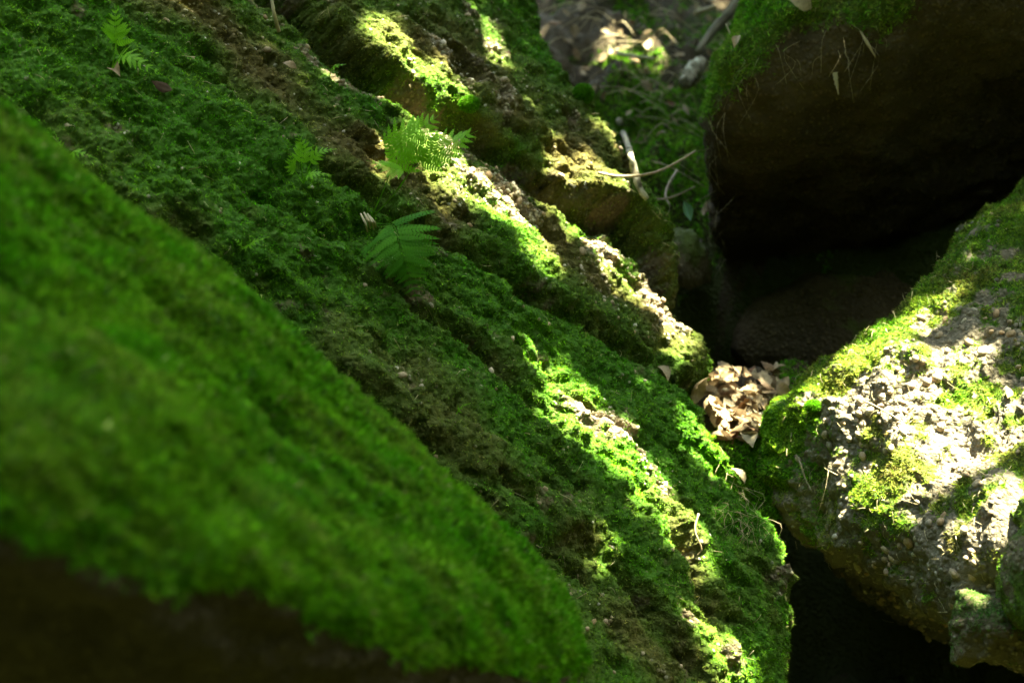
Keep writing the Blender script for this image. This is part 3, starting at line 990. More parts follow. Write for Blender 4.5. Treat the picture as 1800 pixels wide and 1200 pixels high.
# =================================================================== PLANTS AND SMALL THINGS
def tube_mesh(name, pts, rad, ring=7, jitter=0.0, seed=0):
    pts = np.array(pts, float)
    rg = np.random.default_rng(seed)
    n = len(pts)
    rad = np.broadcast_to(rad, (n,)) if np.ndim(rad) == 0 else np.interp(np.linspace(0, 1, n), np.linspace(0, 1, len(rad)), rad)
    V = []
    for i in range(n):
        d = pts[min(i + 1, n - 1)] - pts[max(i - 1, 0)]
        d /= np.linalg.norm(d) + 1e-12
        e = np.cross(d, [0.31, 0.2, 0.93]); e /= np.linalg.norm(e) + 1e-12
        g = np.cross(d, e)
        for k in range(ring):
            a = 2 * math.pi * k / ring
            V.append(pts[i] + (e * math.cos(a) + g * math.sin(a)) * rad[i] * (1 + jitter * rg.normal()))
    Q = [[i * ring + k, i * ring + (k + 1) % ring, (i + 1) * ring + (k + 1) % ring, (i + 1) * ring + k] for i in range(n - 1) for k in range(ring)]
    V += [pts[0], pts[-1]]
    k0 = n * ring
    T = [[(k + 1) % ring, k, k0] for k in range(ring)] + [[(n - 1) * ring + k, (n - 1) * ring + (k + 1) % ring, k0 + 1] for k in range(ring)]
    return np.array(V), Q, T


def spline(pts, n):
    """Catmull-Rom through pts"""
    pts = np.array(pts, float)
    q = np.vstack([2 * pts[0] - pts[1], pts, 2 * pts[-1] - pts[-2]])
    out = []
    K = len(pts) - 1
    for s in np.linspace(0, K - 1e-6, n):
        i = int(s); t_ = s - i
        p0, p1, p2, p3 = q[i], q[i + 1], q[i + 2], q[i + 3]
        out.append(0.5 * (2 * p1 + (p2 - p0) * t_ + (2 * p0 - 5 * p1 + 4 * p2 - p3) * t_ ** 2 + (3 * p1 - p0 - 3 * p2 + p3) * t_ ** 3))
    return np.array(out)


def tube_obj(name, pts, rad, mat, n=14, parent=None, ring=7, jitter=0.0, seed=0, **props):
    V, Q, T = tube_mesh(name, spline(pts, n), rad, ring, jitter, seed)
    return link(name, mesh_np(name, V, Q, T), mat, parent, **props)


# fern pinna: unit length along +X, pinnules along both sides, flat in XY with slight droop
def pinna_mesh(name, pairs=9, mat=None, width=0.24, seed=0):
    rg = np.random.default_rng(seed)
    V, F3, F4 = [], [], []
    for sgn in (1, -1):
        for i in range(pairs):
            x0 = 0.03 + 0.90 * i / pairs
            x1 = x0 + 0.72 / pairs
            prof = (1 - (i / pairs)) ** 0.75 * (0.75 + 0.25 * min(1, i / 1.5))
            L = width * prof * rg.uniform(0.9, 1.1) + 0.015
            lean = 0.55 * L + 0.02
            k = len(V)
            z = -0.10 * L
            V += [(x0, 0, 0), (x1, 0, 0), (x1 + lean * 0.38, sgn * L * 0.62, 0.02), (x0 + lean + 0.02, sgn * L, z), (x0 + lean * 0.35, sgn * L * 0.66, 0.015)]
            F4.append([k, k + 1, k + 2, k + 4] if sgn > 0 else [k, k + 4, k + 2, k + 1])
            F3.append([k + 4, k + 2, k + 3] if sgn > 0 else [k + 4, k + 3, k + 2])
    k = len(V)
    V += [(0.88, 0.03, 0), (0.88, -0.03, 0), (1.03, 0, -0.01)]
    F3.append([k, k + 1, k + 2])
    V = np.array(V)
    V[:, 2] -= 0.16 * V[:, 0] ** 2
    me = mesh_np(name, V, F4, F3)
    me.materials.append(mat)
    return me


PINNA = {M_FERN: [pinna_mesh('pinna', 9, M_FERN, 0.23, 1), pinna_mesh('pinna', 8, M_FERN, 0.25, 2)],
         M_FERND: [pinna_mesh('pinna', 12, M_FERND, 0.16, 3), pinna_mesh('pinna', 11, M_FERND, 0.18, 4)]}


def frond(parent, pts, half, mat, pairs=9, face=None, start=0.18, first=0.85, r=0.0012, angle=62, taper=0.8):
    """a frond: rachis tube (the part) with its pinnae as sub-parts; pts in world space, half = longest pinna (m)"""
    sp = spline(pts, 24)
    V, Q, T = tube_mesh('frond', sp, [r, r * 0.35], 5)
    fr = link('frond', mesh_np('frond', V, Q, T), mat, parent)
    face = np.array(face if face is not None else [0, -0.75, 0.66])
    for i in range(pairs):
        t_ = start + (0.97 - start) * i / pairs
        k = t_ * 23
        i0 = int(k)
        o = sp[i0] + (sp[min(i0 + 1, 23)] - sp[i0]) * (k - i0)
        ax = sp[min(i0 + 1, 23)] - sp[max(i0 - 1, 0)]
        ax /= np.linalg.norm(ax)
        fc = face - ax * (face @ ax); fc /= np.linalg.norm(fc)
        sd_ = np.cross(fc, ax)
        u_ = i / pairs
        L = half * (first + (1 - first) * min(1, u_ * 5)) * (1 - u_) ** taper + half * 0.05
        for s in (1, -1):
            an = R(angle - 22 * u_ + RNG.uniform(-5, 5))
            d = ax * math.cos(an) + sd_ * s * math.sin(an)
            yv = np.cross(fc, d)
            lift = R(RNG.uniform(-8, 14))
            d2 = d * math.cos(lift) - fc * math.sin(lift)
            z2 = np.cross(d2, yv)
            M = Matrix((
                (*(d2 * L)[[0]], *(yv * L)[[0]], *(z2 * L)[[0]], o[0]),
                (*(d2 * L)[[1]], *(yv * L)[[1]], *(z2 * L)[[1]], o[1]),
                (*(d2 * L)[[2]], *(yv * L)[[2]], *(z2 * L)[[2]], o[2]),
                (0, 0, 0, 1)))
            pn = link('pinna', PINNA[mat][int(RNG.integers(2))], None, fr)
            pn.matrix_basis = M
    # end leaflet
    ax = sp[-1] - sp[-3]; ax /= np.linalg.norm(ax)
    return fr


def fern(label, root_px, fronds, mat, offs=0.03, surfn=('slab',), group=None):
    """fronds: list of dict(pts=[(px,py,out)...], half, pairs); out = metres in front of the rock"""
    rp, rn = surf(*root_px, surfn)
    root = bpy.data.objects.new('fern', None)
    root.empty_display_size = 0.05
    COL.objects.link(root)
    root.location = rp
    root['label'] = label
    root['category'] = 'fern'
    d0 = (rp - CAM) @ FWD
    for f_ in fronds:
        pts = [P(x, y, d0 - o) for x, y, o in f_['pts']]
        if f_.get('stalk', True):
            pts = [rp - rn * 0.004] + pts
        pts = [q - rp for q in pts]
        half = f_['half'] * PX * d0
        frond(root, pts, half, mat, f_.get('pairs', 9), f_.get('face'), f_.get('start', 0.18), f_.get('first', 0.85), f_.get('r', 0.0011), f_.get('angle', 62), f_.get('taper', 0.8))
    return root


fern('bright green fern held up on two thin stalks against the sunlit ledge', (660, 378), [
    dict(pts=[(676, 330, 0.08), (697, 275, 0.14), (728, 238, 0.17), (772, 202, 0.18)], half=62, pairs=10, start=0.44, taper=0.7, face=(0.1, -0.86, 0.5)),
    dict(pts=[(690, 345, 0.07), (722, 302, 0.13), (775, 262, 0.16), (840, 230, 0.17)], half=46, pairs=8, start=0.60, first=0.9, taper=0.55, face=(0.0, -0.9, 0.42), angle=55),
    dict(pts=[(690, 345, 0.07), (718, 303, 0.13), (692, 296, 0.15), (644, 282, 0.16)], half=34, pairs=7, start=0.66, face=(0.0, -0.6, 0.8)),
], M_FERN)
fern('deep green feathery fern drooping below the bright fern', (668, 388), [
    dict(pts=[(690, 396, 0.12), (703, 430, 0.16), (717, 475, 0.16), (736, 538, 0.12)], half=82, pairs=16, start=0.22, first=0.9, face=(-0.15, -0.85, 0.5), angle=78),
], M_FERND)
fern('blurred pale green fern standing near the upper left corner', (203, 122), [
    dict(pts=[(204, 80, 0.05), (203, 50, 0.06), (202, 8, 0.07)], half=38, pairs=8, start=0.28, face=(0.2, -0.7, 0.7)),
    dict(pts=[(212, 100, 0.05), (240, 106, 0.06), (292, 136, 0.06)], half=32, pairs=8, start=0.25, face=(0.1, -0.8, 0.6)),
], M_FERN)
fern('small fern with four little fronds on the green slope above left of the bright fern', (528, 318), [
    dict(pts=[(530, 290, 0.03), (532, 262, 0.04), (524, 238, 0.05)], half=26, pairs=6, start=0.4, face=(0, -0.8, 0.6)),
    dict(pts=[(545, 290, 0.03), (560, 268, 0.04), (592, 262, 0.04)], half=22, pairs=6, start=0.4, face=(0, -0.7, 0.7)),
    dict(pts=[(518, 300, 0.03), (513, 290, 0.04), (510, 268, 0.05)], half=22, pairs=6, start=0.35, face=(0, -0.8, 0.6)),
    dict(pts=[(538, 310, 0.03), (556, 305, 0.04), (588, 308, 0.04)], half=20, pairs=7, start=0.3, face=(0, -0.6, 0.8)),
], M_FERN)
fern('tiny fern sprig by the dark upper ledge', (580, 128), [dict(pts=[(583, 121, 0.02), (592, 116, 0.03), (610, 113, 0.03)], half=14, pairs=5, face=(0, -0.7, 0.7))], M_FERN)
fern('small fern sprig beside the rim of the blurred boulder', (430, 445), [dict(pts=[(435, 432, 0.03), (448, 425, 0.04), (474, 416, 0.04)], half=18, pairs=6, face=(0, -0.7, 0.7)), dict(pts=[(425, 435, 0.02), (420, 425, 0.03), (408, 420, 0.03)], half=12, pairs=5, face=(0, -0.7, 0.7))], M_FERN)
fern('blurred little fern low on the left slope over the foreground boulder', (120, 285), [dict(pts=[(125, 270, 0.02), (140, 268, 0.03), (172, 280, 0.03)], half=22, pairs=6, face=(0, -0.7, 0.7)), dict(pts=[(110, 268, 0.02), (105, 255, 0.03), (98, 236, 0.03)], half=18, pairs=6, face=(0, -0.7, 0.7))], M_FERN)
fern('single fern leaf poking up over the blurred boulder crest', (505, 590), [dict(pts=[(508, 584, 0.02), (515, 580, 0.03), (542, 578, 0.03)], half=16, pairs=5, face=(0, -0.7, 0.7))], M_FERN)
fern('little fern seedling low on the shaded slope near the boulder rim', (808, 722), [dict(pts=[(810, 716, 0.01), (814, 713, 0.02), (828, 708, 0.02)], half=12, pairs=4, face=(0, -0.7, 0.7))], M_FERN)


# dead leaves: pointed oval, folded on the midrib, curled
def leaf_mesh(seed, mat, curl=0.5, fold=0.25, lobed=False):
    rg = np.random.default_rng(seed)
    n, m = 13, 7
    V = []
    c1, c2, tw = rg.normal(0, curl), rg.normal(0, curl), rg.normal(0, 0.5)
    for i in range(n):
        x = i / (n - 1)
        w = 0.27 * (math.sin(math.pi * x ** 0.85)) ** 1.15 + 0.004
        if lobed:
            w *= 1 + 0.28 * math.sin(x * 22)
        else:
            w *= 1 + 0.04 * math.sin(x * 60)
        for j in range(m):
            s = -1 + 2 * j / (m - 1)
            y = s * w
            z = fold * abs(s) * w + c1 * (x - 0.5) ** 2 * 1.3 + c2 * s * s * w + 0.05 * math.sin(x * 44 - abs(s) * 5) * w * (0.4 + 2.2 * abs(s))
            z += tw * (x - 0.5) * y
            V.append((x - 0.5, y, z))
    V = np.array(V)
    V[:, 2] -= V[:, 2].mean()
    me = mesh_np('leaf', V, grid_quads(n, m))
    me.materials.append(mat)
    return me


DEAD = [leaf_mesh(400 + s, M_DEAD, 0.35 + 0.1 * (s % 4), 0.25 + 0.18 * (s % 3)) for s in range(7)]
OAK = [leaf_mesh(420 + s, M_DEAD, 0.4, 0.15, True) for s in range(3)]
GREENLEAF = leaf_mesh(431, M_GREENLEAF, 0.8, 0.6)


def put_leaf(me, pos, nrm, size, spin, tilt=0.4, name='dead_leaf', **props):
    o = link(name, me, None)
    n = Vector(nrm) + Vector((RNG.normal(0, tilt), RNG.normal(0, tilt), RNG.normal(0, tilt * 0.5)))
    n.normalize()
    rot = n.to_track_quat('Z', 'Y').to_matrix() @ Matrix.Rotation(spin, 3, 'Z')
    M = (rot @ Matrix.Diagonal((size, size * RNG.uniform(0.8, 1.1), size * RNG.uniform(0.7, 1.2)))).to_4x4()
    M.translation = Vector(pos)
    o.matrix_basis = M
    for k, v in props.items():
        o[k] = v
    return o


# the pile in the cleft
for i in range(185):
    t1, t2 = RNG.random(), RNG.random()
    py = 662 + 112 * t1
    cx = 1300 + 12 * t1
    half = 88 - 50 * t1
    px = cx + half * (2 * t2 - 1)
    q, n = surf(px, py, ('soil',))
    put_leaf(DEAD[i % 7], q + np.array([0, 0, 0.008 + 0.035 * RNG.random()]), (0, -0.45, 0.9), 0.024 + 0.034 * RNG.random() ** 1.6, RNG.uniform(0, 6.28), 0.42,
             label='dry tan beech leaf in the sunlit pile filling the cleft', category='leaf', group='dead leaves piled in the cleft')
M_DEADDARK = leafy_mat('dead_leaf_dark', rand_ramp([(0, (0.05, 0.03, 0.018)), (1, (0.07, 0.04, 0.022))], 6, 0.5), 0.2, 0.7, 0.1)
CURLED = [leaf_mesh(440 + s, M_DEAD, 0.5, 0.35) for s in range(4)]
SINGLES = [
    ((1312, 766), 0.085, 0, 'broad curled brown leaf lying at the front foot of the leaf pile', ('soil',)),
    ((1318, 826), 0.05, 1, 'orange brown leaf stuck below the leaf pile over the dark gap', ('soil', 'slab')),
    ((1168, 655), 0.055, 2, 'pale upright leaf caught on the green ridge left of the pile', ('slab',)),
    ((1225, 690), 0.085, 3, 'grey brown leaf leaning against the slab at the left edge of the pile', ('slab', 'soil')),
    ((1360, 668), 0.07, 4, 'olive leaf at the back right of the pile against the dark cleft', ('soil', 'right')),
    ((513, 118), 0.035, 5, 'small cream leaf lying on the brown upper slope', ('slab',)),
    ((208, 126), 0.05, 6, 'withered tan leaf under the upper left fern', ('slab',)),
    ((292, 158), 0.045, 0, 'dark brown withered leaf standing on the upper left slope', ('slab',)),
    ((1410, 12), 0.075, 1, 'pale torn leaf hanging at the lip of the overhang', ('overhang',)),
    ((1294, 76), 0.045, 2, 'straw coloured leaf on the left rim of the overhang', ('overhang',)),
    ((1240, 362), 0.05, 3, 'rust brown leaf stuck to the shaded flank of the overhang', ('overhang',)),
    ((1775, 690), 0.04, 5, 'shrivelled leaf caught high on the pebbly boulder by the right margin', ('right',)),
]
CURLED_DARK = leaf_mesh(451, M_DEADDARK, 0.7, 0.6)
for (x, y), s, k, lab, sf in SINGLES:
    q, n = surf(x, y, sf)
    put_leaf(CURLED_DARK if lab.startswith('dark') else CURLED[k % 4], q + n * 0.008 + np.array([0, -0.006, 0.004]), n + np.array([0, -0.2, 0.3]), s * 0.85, RNG.uniform(0, 6.28), 0.3, label=lab, category='leaf')
q, n = surf(1206, 372, ('slab', 'ground', 'block'))
put_leaf(GREENLEAF, P(1208, 370, 3.42), (-0.2, -0.9, 0.3), 0.052, 1.9, 0.1, name='green_leaf', label='pale green fresh leaf in the dark gap beside the overhang', category='leaf')

# litter on the far bank
lit = 0
while lit < 100:
    px, py = RNG.uniform(965, 1380), -30 + 300 * RNG.random() ** 2.2
    if px > 1390 - py * 0.9 or px < 965 + 0.5 * py - 20:
        continue
    try:
        q, n = surf(px, py, ('ground',), 5)
    except LookupError:
        continue
    put_leaf((DEAD + OAK)[lit % 10], q + n * 0.012 + np.array([0, 0, 0.015 * RNG.random()]), n, RNG.uniform(0.025, 0.06), RNG.uniform(0, 6.28), 0.45,
             label='dead leaf among the litter on the shady far bank', category='leaf', group='dead leaves on the far bank')
    lit += 1

# tangle of dry stems and rootlets on the bank
VV, QQ, TT = [], [], []
def add_tube(pts, rad, n=8, ring=4):
    V, Q, T = tube_mesh('s', spline(pts, n), rad, ring)
    k = sum(len(v) for v in VV)
    VV.append(V); QQ.append(np.array(Q) + k); TT.append(np.array(T) + k)
for i in range(230):
    px, py = RNG.uniform(950, 1360), RNG.uniform(-40, 290)
    if px > 1390 - py * 0.8 or px < 970 + 0.5 * py: continue
    q, n = surf(px, py, ('ground',), 6)
    a = RNG.uniform(0, 6.28); L = RNG.uniform(0.06, 0.28)
    d = np.array([math.cos(a), math.sin(a) * 0.5, -0.35 + 0.2 * RNG.random()]) * L
    add_tube([q + np.array([0, 0, 0.0]), q + d * 0.4 + np.array([0, -0.02, RNG.uniform(0.01, 0.06)]), q + d], [RNG.uniform(0.0010, 0.0024), 0.0007])
link('dry_stems', mesh_np('dry_stems', np.vstack(VV), np.vstack(QQ), np.vstack(TT)), M_STRAW, kind='stuff', label='tangle of dry stems and rootlets over the far bank', category='dry stems')
# hair roots along the lip and left flank of the overhang, and below the moss rim over the gap
VV, QQ, TT = [], [], []
for i in range(164):
    if 45 < i < 100:
        continue
    if i < 100:
        t_ = RNG.random()
        px = np.interp(t_, [0, .3, .6, 1], [1228, 1240, 1320, 1560]) + RNG.normal(0, 16) + 12
        py = np.interp(t_, [0, .3, .6, 1], [400, 190, 70, 40]) + RNG.uniform(0, 50)
        sf = 'overhang'
    elif i < 150:
        px, py, sf = RNG.uniform(1260, 1360), RNG.uniform(820, 940), 'slab'
    else:
        px, py, sf = RNG.uniform(1400, 1450), RNG.uniform(800, 860), 'right'
    try:
        q, n = surf(px, py, (sf,), 9)
    except LookupError:
        continue
    L = RNG.uniform(0.03, 0.11)
    j = RNG.normal(0, 0.3, 3)
    add_tube([q, q + n * 0.015 + np.array([j[0] * L, -0.01, -0.3 * L]), q + n * 0.012 + np.array([j[1] * L, -0.01, -L])], [0.00045, 0.0003], 6, 3)
link('hair_roots', mesh_np('hair_roots', np.vstack(VV), np.vstack(QQ), np.vstack(TT)), M_STRAW, kind='stuff', label='fine hair roots hanging along the overhang rim and the gap', category='roots')

# sticks, twigs and roots one can pick out
def stick(name, label, pts, rad, mat=M_TWIG, cat='twig', surfn=None, lift=0.01, n=16, jitter=0.06, seed=0):
    if surfn:
        w_ = []
        for (x, y) in pts:
            q, nn_ = surf(x, y, surfn, 8)
            w_.append(q + nn_ * lift)
    else:
        w_ = [P(*q) for q in pts]
    return tube_obj(name, w_, rad, mat, n, ring=8, jitter=jitter, seed=seed, label=label, category=cat)


def in_front(pts, gap, names):
    out = []
    for x, y in pts:
        ds = [SURF[k][3][(np.abs(SURF[k][1] - x) < 12) & (np.abs(SURF[k][2] - y) < 12)] for k in names]
        ds = np.concatenate(ds)
        out.append((x, y, (ds.min() if len(ds) else 3.4) - gap))
    return out


stick('pale_root', 'pale ringed root standing upright at the back edge of the slab', in_front([(1088, 212), (1096, 235), (1106, 262), (1115, 298), (1124, 330), (1138, 350)], 0.02, ('slab', 'ground')), [0.010, 0.007, 0.009, 0.006], M_BARKPALE, 'root', jitter=0.10)
stick('thin_twig', 'long thin bare twig bridging from the slab to the overhang', in_front([(1052, 304), (1090, 310)], 0.012, ('slab',)) + [(1140, 306, 3.12), (1180, 291, 3.2), (1222, 266, 3.3)], [0.0035, 0.003, 0.0025])
stick('thin_twig', 'curved fine root looping through the dark gap under the twig', [(1130, 340, 3.56), (1155, 350, 3.55), (1185, 345, 3.54), (1222, 328, 3.54)], [0.003, 0.0018])
stick('thin_twig', 'hooked rootlet hanging inside the dark gap', [(1190, 300, 3.7), (1175, 325, 3.66), (1170, 345, 3.62), (1178, 362, 3.6)], [0.004, 0.002])
stick('mossy_branch', 'thick mossy branch leaning down the bank beside the overhang', [(1330, -40, 4.7), (1290, 15, 4.5), (1250, 60, 4.35), (1225, 95, 4.2)], [0.020, 0.018, 0.014, 0.010], M_BARK, 'branch', jitter=0.08)
stick('rotten_branch_stub', 'short rotten ribbed branch stub half sunk in the bank moss', [(1232, 112, 4.05), (1218, 128, 4.0), (1205, 148, 3.95)], [0.022, 0.026, 0.02], M_BARKPALE, 'branch', jitter=0.1)
stick('pale_stick', 'pale broken stick lying high on the bank', [(1222, 24, 4.55), (1256, 12, 4.6)], [0.008, 0.007], M_STRAW)
stick('pale_stick', 'slim bleached stick lying along the bank below the sunlit leaf', [(1085, 95, 4.3), (1120, 100, 4.25), (1150, 104, 4.25)], [0.006, 0.005], M_STRAW)
stick('straw', 'straight straw slanting across the overhang rim', [(1276, 42, 3.36), (1300, 95, 3.34), (1341, 157, 3.30)], [0.0018, 0.003, 0.002], M_STRAW, 'straw')
stick('hanging_root', 'pale frayed root dangling from the lip of the overhang', [(1432, -30, 3.25), (1446, 20, 3.22), (1452, 55, 3.20), (1455, 85, 3.2), (1459, 113, 3.2)], [0.007, 0.006, 0.005, 0.002], M_STRAW, 'root', jitter=0.25)
stick('hanging_root', 'short grassy rootlet hanging right of the frayed root', [(1512, 55, 3.15), (1524, 75, 3.14), (1539, 101, 3.14)], [0.001, 0.004, 0.001], M_STRAW, 'root')
stick('hanging_root', 'wispy root clump hanging under the frayed root', [(1468, 128, 3.2), (1470, 145, 3.2), (1474, 167, 3.2)], [0.006, 0.004, 0.001], M_STRAW, 'root', jitter=0.3)
stick('grey_twig', 'grey twig stuck in the top of the slab near the upper margin', [(476, -10, 2.72), (482, 25, 2.72), (490, 56, 2.74)], [0.003, 0.0035, 0.004], M_STRAW)
stick('thin_twig', 'thin brown stem hanging beneath the mossy end of the pebbly boulder', [(1402, 795), (1412, 815), (1420, 840), (1424, 866)], [0.002, 0.0015], surfn=('right',), lift=0.02)
stick('thin_twig', 'fine bent twig lying across the pebbles of the sunlit boulder', [(1510, 700), (1530, 712), (1560, 725), (1585, 745)], [0.0015, 0.001], surfn=('right',), lift=0.012)
stick('thin_twig', 'dry stem lying down the gully of the lower slope', [(1222, 905), (1226, 930), (1232, 960), (1234, 985)], [0.0022, 0.0014], M_STRAW, surfn=('slab',), lift=0.014)

for k_, (x0, y0, x1, y1) in enumerate([(634, 376, 646, 408), (640, 374, 651, 402), (646, 376, 657, 404), (650, 380, 661, 400)]):
    stick('dry_stalk', ['leftmost', 'second', 'third', 'rightmost'][k_] + ' of four bleached dry stalks at the foot of the two ferns', [(x0, y0, 2.50), ((x0 + x1) / 2 + 2, (y0 + y1) / 2, 2.485), (x1, y1, 2.50)], [0.0016, 0.0022, 0.0014], M_STRAW, 'stalk')

# needles and crumbs of litter caught in the moss
VV, QQ, TT = [], [], []
for i in range(480):
    if i < 210:
        px, py, sf = RNG.uniform(60, 1350), RNG.uniform(0, 1190), 'slab'
    else:
        px, py, sf = RNG.uniform(1380, 1795), RNG.uniform(420, 1100), 'right'
    try:
        q, n = surf(px, py, (sf,), 5)
    except LookupError:
        continue
    a = np.cross(n, RNG.normal(size=3)); a /= np.linalg.norm(a)
    L = RNG.uniform(0.008, 0.03)
    q = q + n * 0.005
    add_tube([q, q + a * L * 0.5 + n * RNG.uniform(0, 0.006), q + a * L + n * RNG.uniform(-0.003, 0.006)], [RNG.uniform(0.0004, 0.0009), 0.0003], 4, 3)
link('needle_litter', mesh_np('needle_litter', np.vstack(VV), np.vstack(QQ), np.vstack(TT)), M_STRAW, kind='stuff', label='dry needles and stem crumbs caught in the moss and on the pebbly boulder', category='litter')

# cushion of moss on the slab edge, and the pebbled ball beneath the ledge
def cushion(label, px, py, rad, surfn, squash=0.8):
    q, n = surf(px, py, surfn)
    Vp, Tp = icos(4)
    Vp = Vp * (1 + 0.06 * fbm(Vp * 2.2 + px, 3, 501))[:, None] * rad * np.array([1, 1, squash])
    o = link('moss_cushion', mesh_np('moss_cushion', Vp, None, Tp, attrs={'moss': np.ones(len(Vp)), 'tint': np.zeros(len(Vp))}), M_FRONT, label=label, category='moss cushion')
    o.location = q + n * rad * 0.5
    nn_ = Vp / np.linalg.norm(Vp, axis=1, keepdims=True)
    k = RNG.integers(0, len(Vp), int(2600 * (rad / 0.03) ** 2) + 200)
    pp = Vp[k] + RNG.normal(0, rad * 0.02, (len(k), 3))
    moss_blades('moss', pp, nn_[k], RNG.uniform(0.5, 0.9, len(k)), moss_colors(pp + 5, np.full(len(k), 0.02)), o, el=(30, 80))


cushion('round green moss cushion at the back rim of the slab', 1027, 165, 0.022, ('slab',), 0.95)
cushion('small moss cushion under the sunlit upper ledge', 828, 188, 0.018, ('slab',))
cushion('pale green moss cushion on the pebbly boulder above the leaf pile', 1432, 712, 0.015, ('right',), 0.6)

# cobweb under the blunt ledge
VV, QQ, TT = [], [], []
q0, n0 = surf(1012, 340, ('slab',))
for i in range(16):
    a, _ = surf(990 + 40 * RNG.random(), 318 + 12 * RNG.random(), ('slab',))
    b_, _ = surf(1000 + 45 * RNG.random(), 365 + 18 * RNG.random(), ('slab',))
    add_tube([a, (a + b_) / 2 + SLAB_N * 0.012, b_], [0.00013, 0.00013], 4, 3)
link('cobweb', mesh_np('cobweb', np.vstack(VV), np.vstack(QQ), np.vstack(TT)), M_WEB, label='grey cobweb strands strung under the blunt lit ledge', category='cobweb', kind='stuff')

# =================================================================== THE TREE OVERHEAD that breaks the sunlight into patches
GAPS = [  # crown gaps, cut along the sun's rays to place the sun patches
    # x1, y1, x2, y2, radius m, surface
    (690, 30, 720, 100, 0.030, 'slab'), (720, 100, 780, 170, 0.036, 'slab'), (700, 165, 800, 245, 0.016, 'slab'),
    (760, 290, 880, 360, 0.045, 'slab'), (880, 360, 960, 430, 0.035, 'slab'),
    (850, 0, 880, 90, 0.010, 'slab'), (1000, 290, 1075, 340, 0.035, 'slab'),
    (1070, 430, 1150, 520, 0.016, 'slab'), (1150, 520, 1200, 590, 0.018, 'slab'),
    (945, 610, 1050, 700, 0.010, 'slab'), (985, 712, 1080, 768, 0.026, 'slab'), (1080, 768, 1150, 870, 0.040, 'slab'), (1150, 870, 1190, 930, 0.008, 'slab'),
    (1260, 1120, 1310, 1200, 0.024, 'slab'), (1195, 940, 1235, 1010, 0.018, 'slab'),
    (740, 240, 760, 270, 0.02, 'slab'),
    (1250, 705, 1300, 700, 0.030, 'soil'), (1275, 750, 1310, 755, 0.030, 'soil'),
    (1250, 760, 1290, 800, 0.02, 'slab'), (1080, 205, 1100, 225, 0.02, 'slab'),
    (1430, 690, 1520, 620, 0.037, 'right'), (1520, 620, 1640, 520, 0.031, 'right'), (1460, 740, 1600, 700, 0.055, 'right'), (1600, 700, 1680, 640, 0.037, 'right'),
    (1560, 770, 1700, 740, 0.052, 'right'), (1650, 820, 1790, 760, 0.043, 'right'), (1640, 900, 1780, 880, 0.037, 'right'), (1560, 890, 1640, 880, 0.025, 'right'),
    (1680, 980, 1720, 1090, 0.031, 'right'), (1620, 990, 1700, 1060, 0.027, 'right'), (1740, 1000, 1790, 930, 0.021, 'right'), (1500, 870, 1540, 850, 0.019, 'right'), (1560, 1000, 1620, 1040, 0.012, 'right'),
    (1060, 60, 1095, 85, 0.02, 'ground'), (1130, 110, 1140, 112, 0.01, 'ground'),
]
ea = np.cross(SUN, [0, 1, 0]); ea /= np.linalg.norm(ea)
eb = np.cross(SUN, ea)
gaps2 = []
for x1, y1, x2, y2, r_, sf in GAPS:
    a, _ = surf(x1, y1, (sf,), 9); b_, _ = surf(x2, y2, (sf,), 9)
    gaps2.append((np.array([a @ ea, a @ eb]), np.array([b_ @ ea, b_ @ eb]), r_))
centre = P(950, 500, 2.7)
crown_c = centre + SUN * 4.0
for q in (P(760, 250, 2.50),):
    gaps2.append((np.array([q @ ea, q @ eb]), np.array([q @ ea, q @ eb]) + 0.01, 0.004))


def crown_points(c0, ra, rb, thick, count):
    rl = RNG.random((count, 3))
    q = np.sqrt(rl[:, 0]); an_ = 2 * math.pi * rl[:, 1]
    al_ = (rl[:, 2] - 0.5) * thick * np.sqrt(np.clip(1.15 - q ** 2, 0, 1))
    return c0 + (ra * q * np.cos(an_))[:, None] * ea + (rb * q * np.sin(an_))[:, None] * eb + al_[:, None] * SUN


# main crown over the scene, plus unseen lobes added to cut bounce and stray sun
LP = np.vstack([crown_points(crown_c + np.array([0, 0.7, 0]), 2.0, 3.3, 1.2, 30000), crown_points(np.array([0.3, -3.2, 2.2]) + SUN * 4.6, 3.4, 3.0, 1.4, 20000), crown_points(P(250, 650, 1.5) + SUN * 4.0, 1.0, 1.1, 0.9, 5000)])
NL = len(LP)
l2 = np.stack([LP @ ea, LP @ eb], -1)
keep = np.ones(NL, bool)
LS = RNG.uniform(0.04, 0.07, NL)   # leaf half length
for a, b_, r_ in gaps2:
    d = b_ - a
    tq = np.clip(((l2 - a) @ d) / (d @ d + 1e-12), 0, 1)
    dist = np.linalg.norm(l2 - a - tq[:, None] * d, axis=1)
    keep &= dist > r_ + LS * 0.62
LP, LS = LP[keep], LS[keep]
n_ = len(LP)
ld = RNG.normal(size=(n_, 3)); ld /= np.linalg.norm(ld, axis=1, keepdims=True)
nz = SUN + RNG.normal(0, 0.45, (n_, 3))
ld = np.cross(nz, ld); ld /= np.linalg.norm(ld, axis=1, keepdims=True)
lw = np.cross(ld, nz); lw /= np.linalg.norm(lw, axis=1, keepdims=True)
L1, W1 = ld * LS[:, None], lw * (LS * 0.62)[:, None]
LV = np.stack([LP - L1, LP + W1 * 1.1, LP + L1, LP - W1 * 1.1], 1).reshape(-1, 3)
LQ = np.arange(n_ * 4).reshape(-1, 4)
tree_base = np.array([4.6, 2.2, ground_z(np.array(4.6), np.array(2.2)) - 0.1])
tree = bpy.data.objects.new('beech_tree', None)
COL.objects.link(tree)
tree.location = tree_base
tree['label'] = 'unseen broadleaf tree above the gully with gaps cut to place the sun patches'
tree['category'] = 'tree'
fork = tree_base + np.array([-0.5, 0, 3.4])
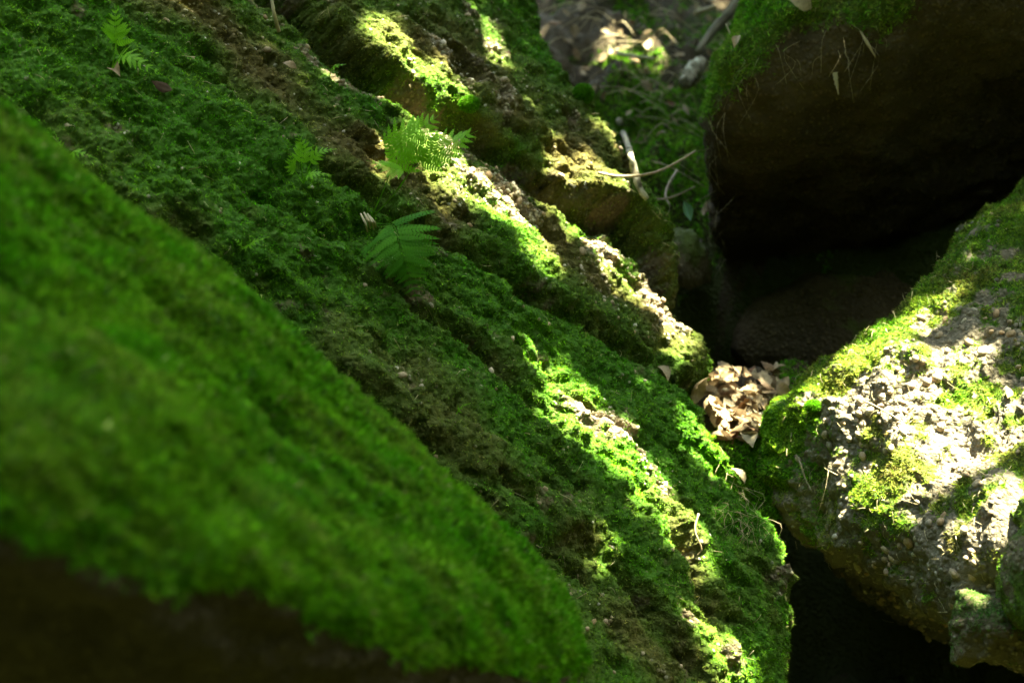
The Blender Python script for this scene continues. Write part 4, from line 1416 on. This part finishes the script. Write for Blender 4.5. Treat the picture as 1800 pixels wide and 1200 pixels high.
V, Q, T = tube_mesh('trunk', spline([tree_base, tree_base + np.array([-0.2, 0.05, 1.6]), fork, fork + np.array([-0.5, 0, 2.5])], 20) - tree_base, [0.22, 0.16, 0.12, 0.06], 14, 0.03)
link('trunk', mesh_np('trunk', V, Q, T), M_BARK, tree)
for i in range(9):
    a = 2 * math.pi * i / 9
    tip = crown_c + (ea * math.cos(a) + eb * math.sin(a)) * 2.0
    # limbs stay above the leaves so that they cast no bars of shade
    V, Q, T = tube_mesh('limb', spline([fork + np.array([-0.1, 0, 0.4 + 0.15 * i]), (fork + tip) / 2 + np.array([0, 0, 0.9]), tip + SUN * 0.5], 12) - tree_base, [0.06, 0.012], 8)
    link('limb', mesh_np('limb', V, Q, T), M_BARK, tree)
link('crown', mesh_np('crown', LV - tree_base, LQ, smooth_shade=False), M_TREELEAF, tree)


# unseen trees added around the gully to shade the sunlit slopes
def shade_tree(label, cx, cy, cz, r, count):
    c0 = np.array([cx, cy, cz])
    base_ = np.array([cx, cy, float(ground_z(np.array(cx), np.array(cy))) - 0.2])
    t_ = bpy.data.objects.new('shade_tree', None)
    COL.objects.link(t_)
    t_.location = base_
    t_['label'] = label; t_['category'] = 'tree'; t_['group'] = 'unseen trees added around the gully for shade'
    V, Q, T = tube_mesh('trunk', spline([np.zeros(3), (c0 - base_) * 0.5 + np.array([0.15, 0.1, 0]), c0 - base_ + np.array([0, 0, r * 0.5])], 14), [0.2, 0.14, 0.05], 10, 0.03)
    link('trunk', mesh_np('trunk', V, Q, T), M_BARK, t_)
    d = RNG.normal(size=(count, 3)); d /= np.linalg.norm(d, axis=1, keepdims=True)
    pos = c0 - base_ + d * (r * RNG.random(count) ** 0.4)[:, None] * np.array([1, 1, 0.7]) * (1 + 0.25 * vnoise(d * 2.2, 7))[:, None]
    a = RNG.normal(size=(count, 3)); a /= np.linalg.norm(a, axis=1, keepdims=True)
    b2_ = np.cross(a, RNG.normal(size=(count, 3))); b2_ /= np.linalg.norm(b2_, axis=1, keepdims=True)
    s_ = RNG.uniform(0.09, 0.15, count)[:, None]
    V = np.stack([pos - a * s_, pos + b2_ * s_ * 0.6, pos + a * s_, pos - b2_ * s_ * 0.6], 1).reshape(-1, 3)
    link('crown', mesh_np('crown', V, np.arange(count * 4).reshape(-1, 4), smooth_shade=False), M_TREELEAF, t_)


for q, (cx, cy, cz, r) in enumerate([(-4.2, 0.5, 6.6, 2.4), (-4.6, 5.5, 7.4, 2.6), (-3.6, -4.4, 7.6, 2.5), (0.6, -7.2, 9.0, 2.8), (4.4, -3.6, 6.6, 2.5), (7.2, 0.8, 6.4, 2.5), (6.6, 5.6, 7.0, 2.7), (1.6, 9.4, 8.6, 2.8)]):
    shade_tree('unseen broadleaf tree added around the gully to shade its slopes', cx, cy, cz, r, 5000)
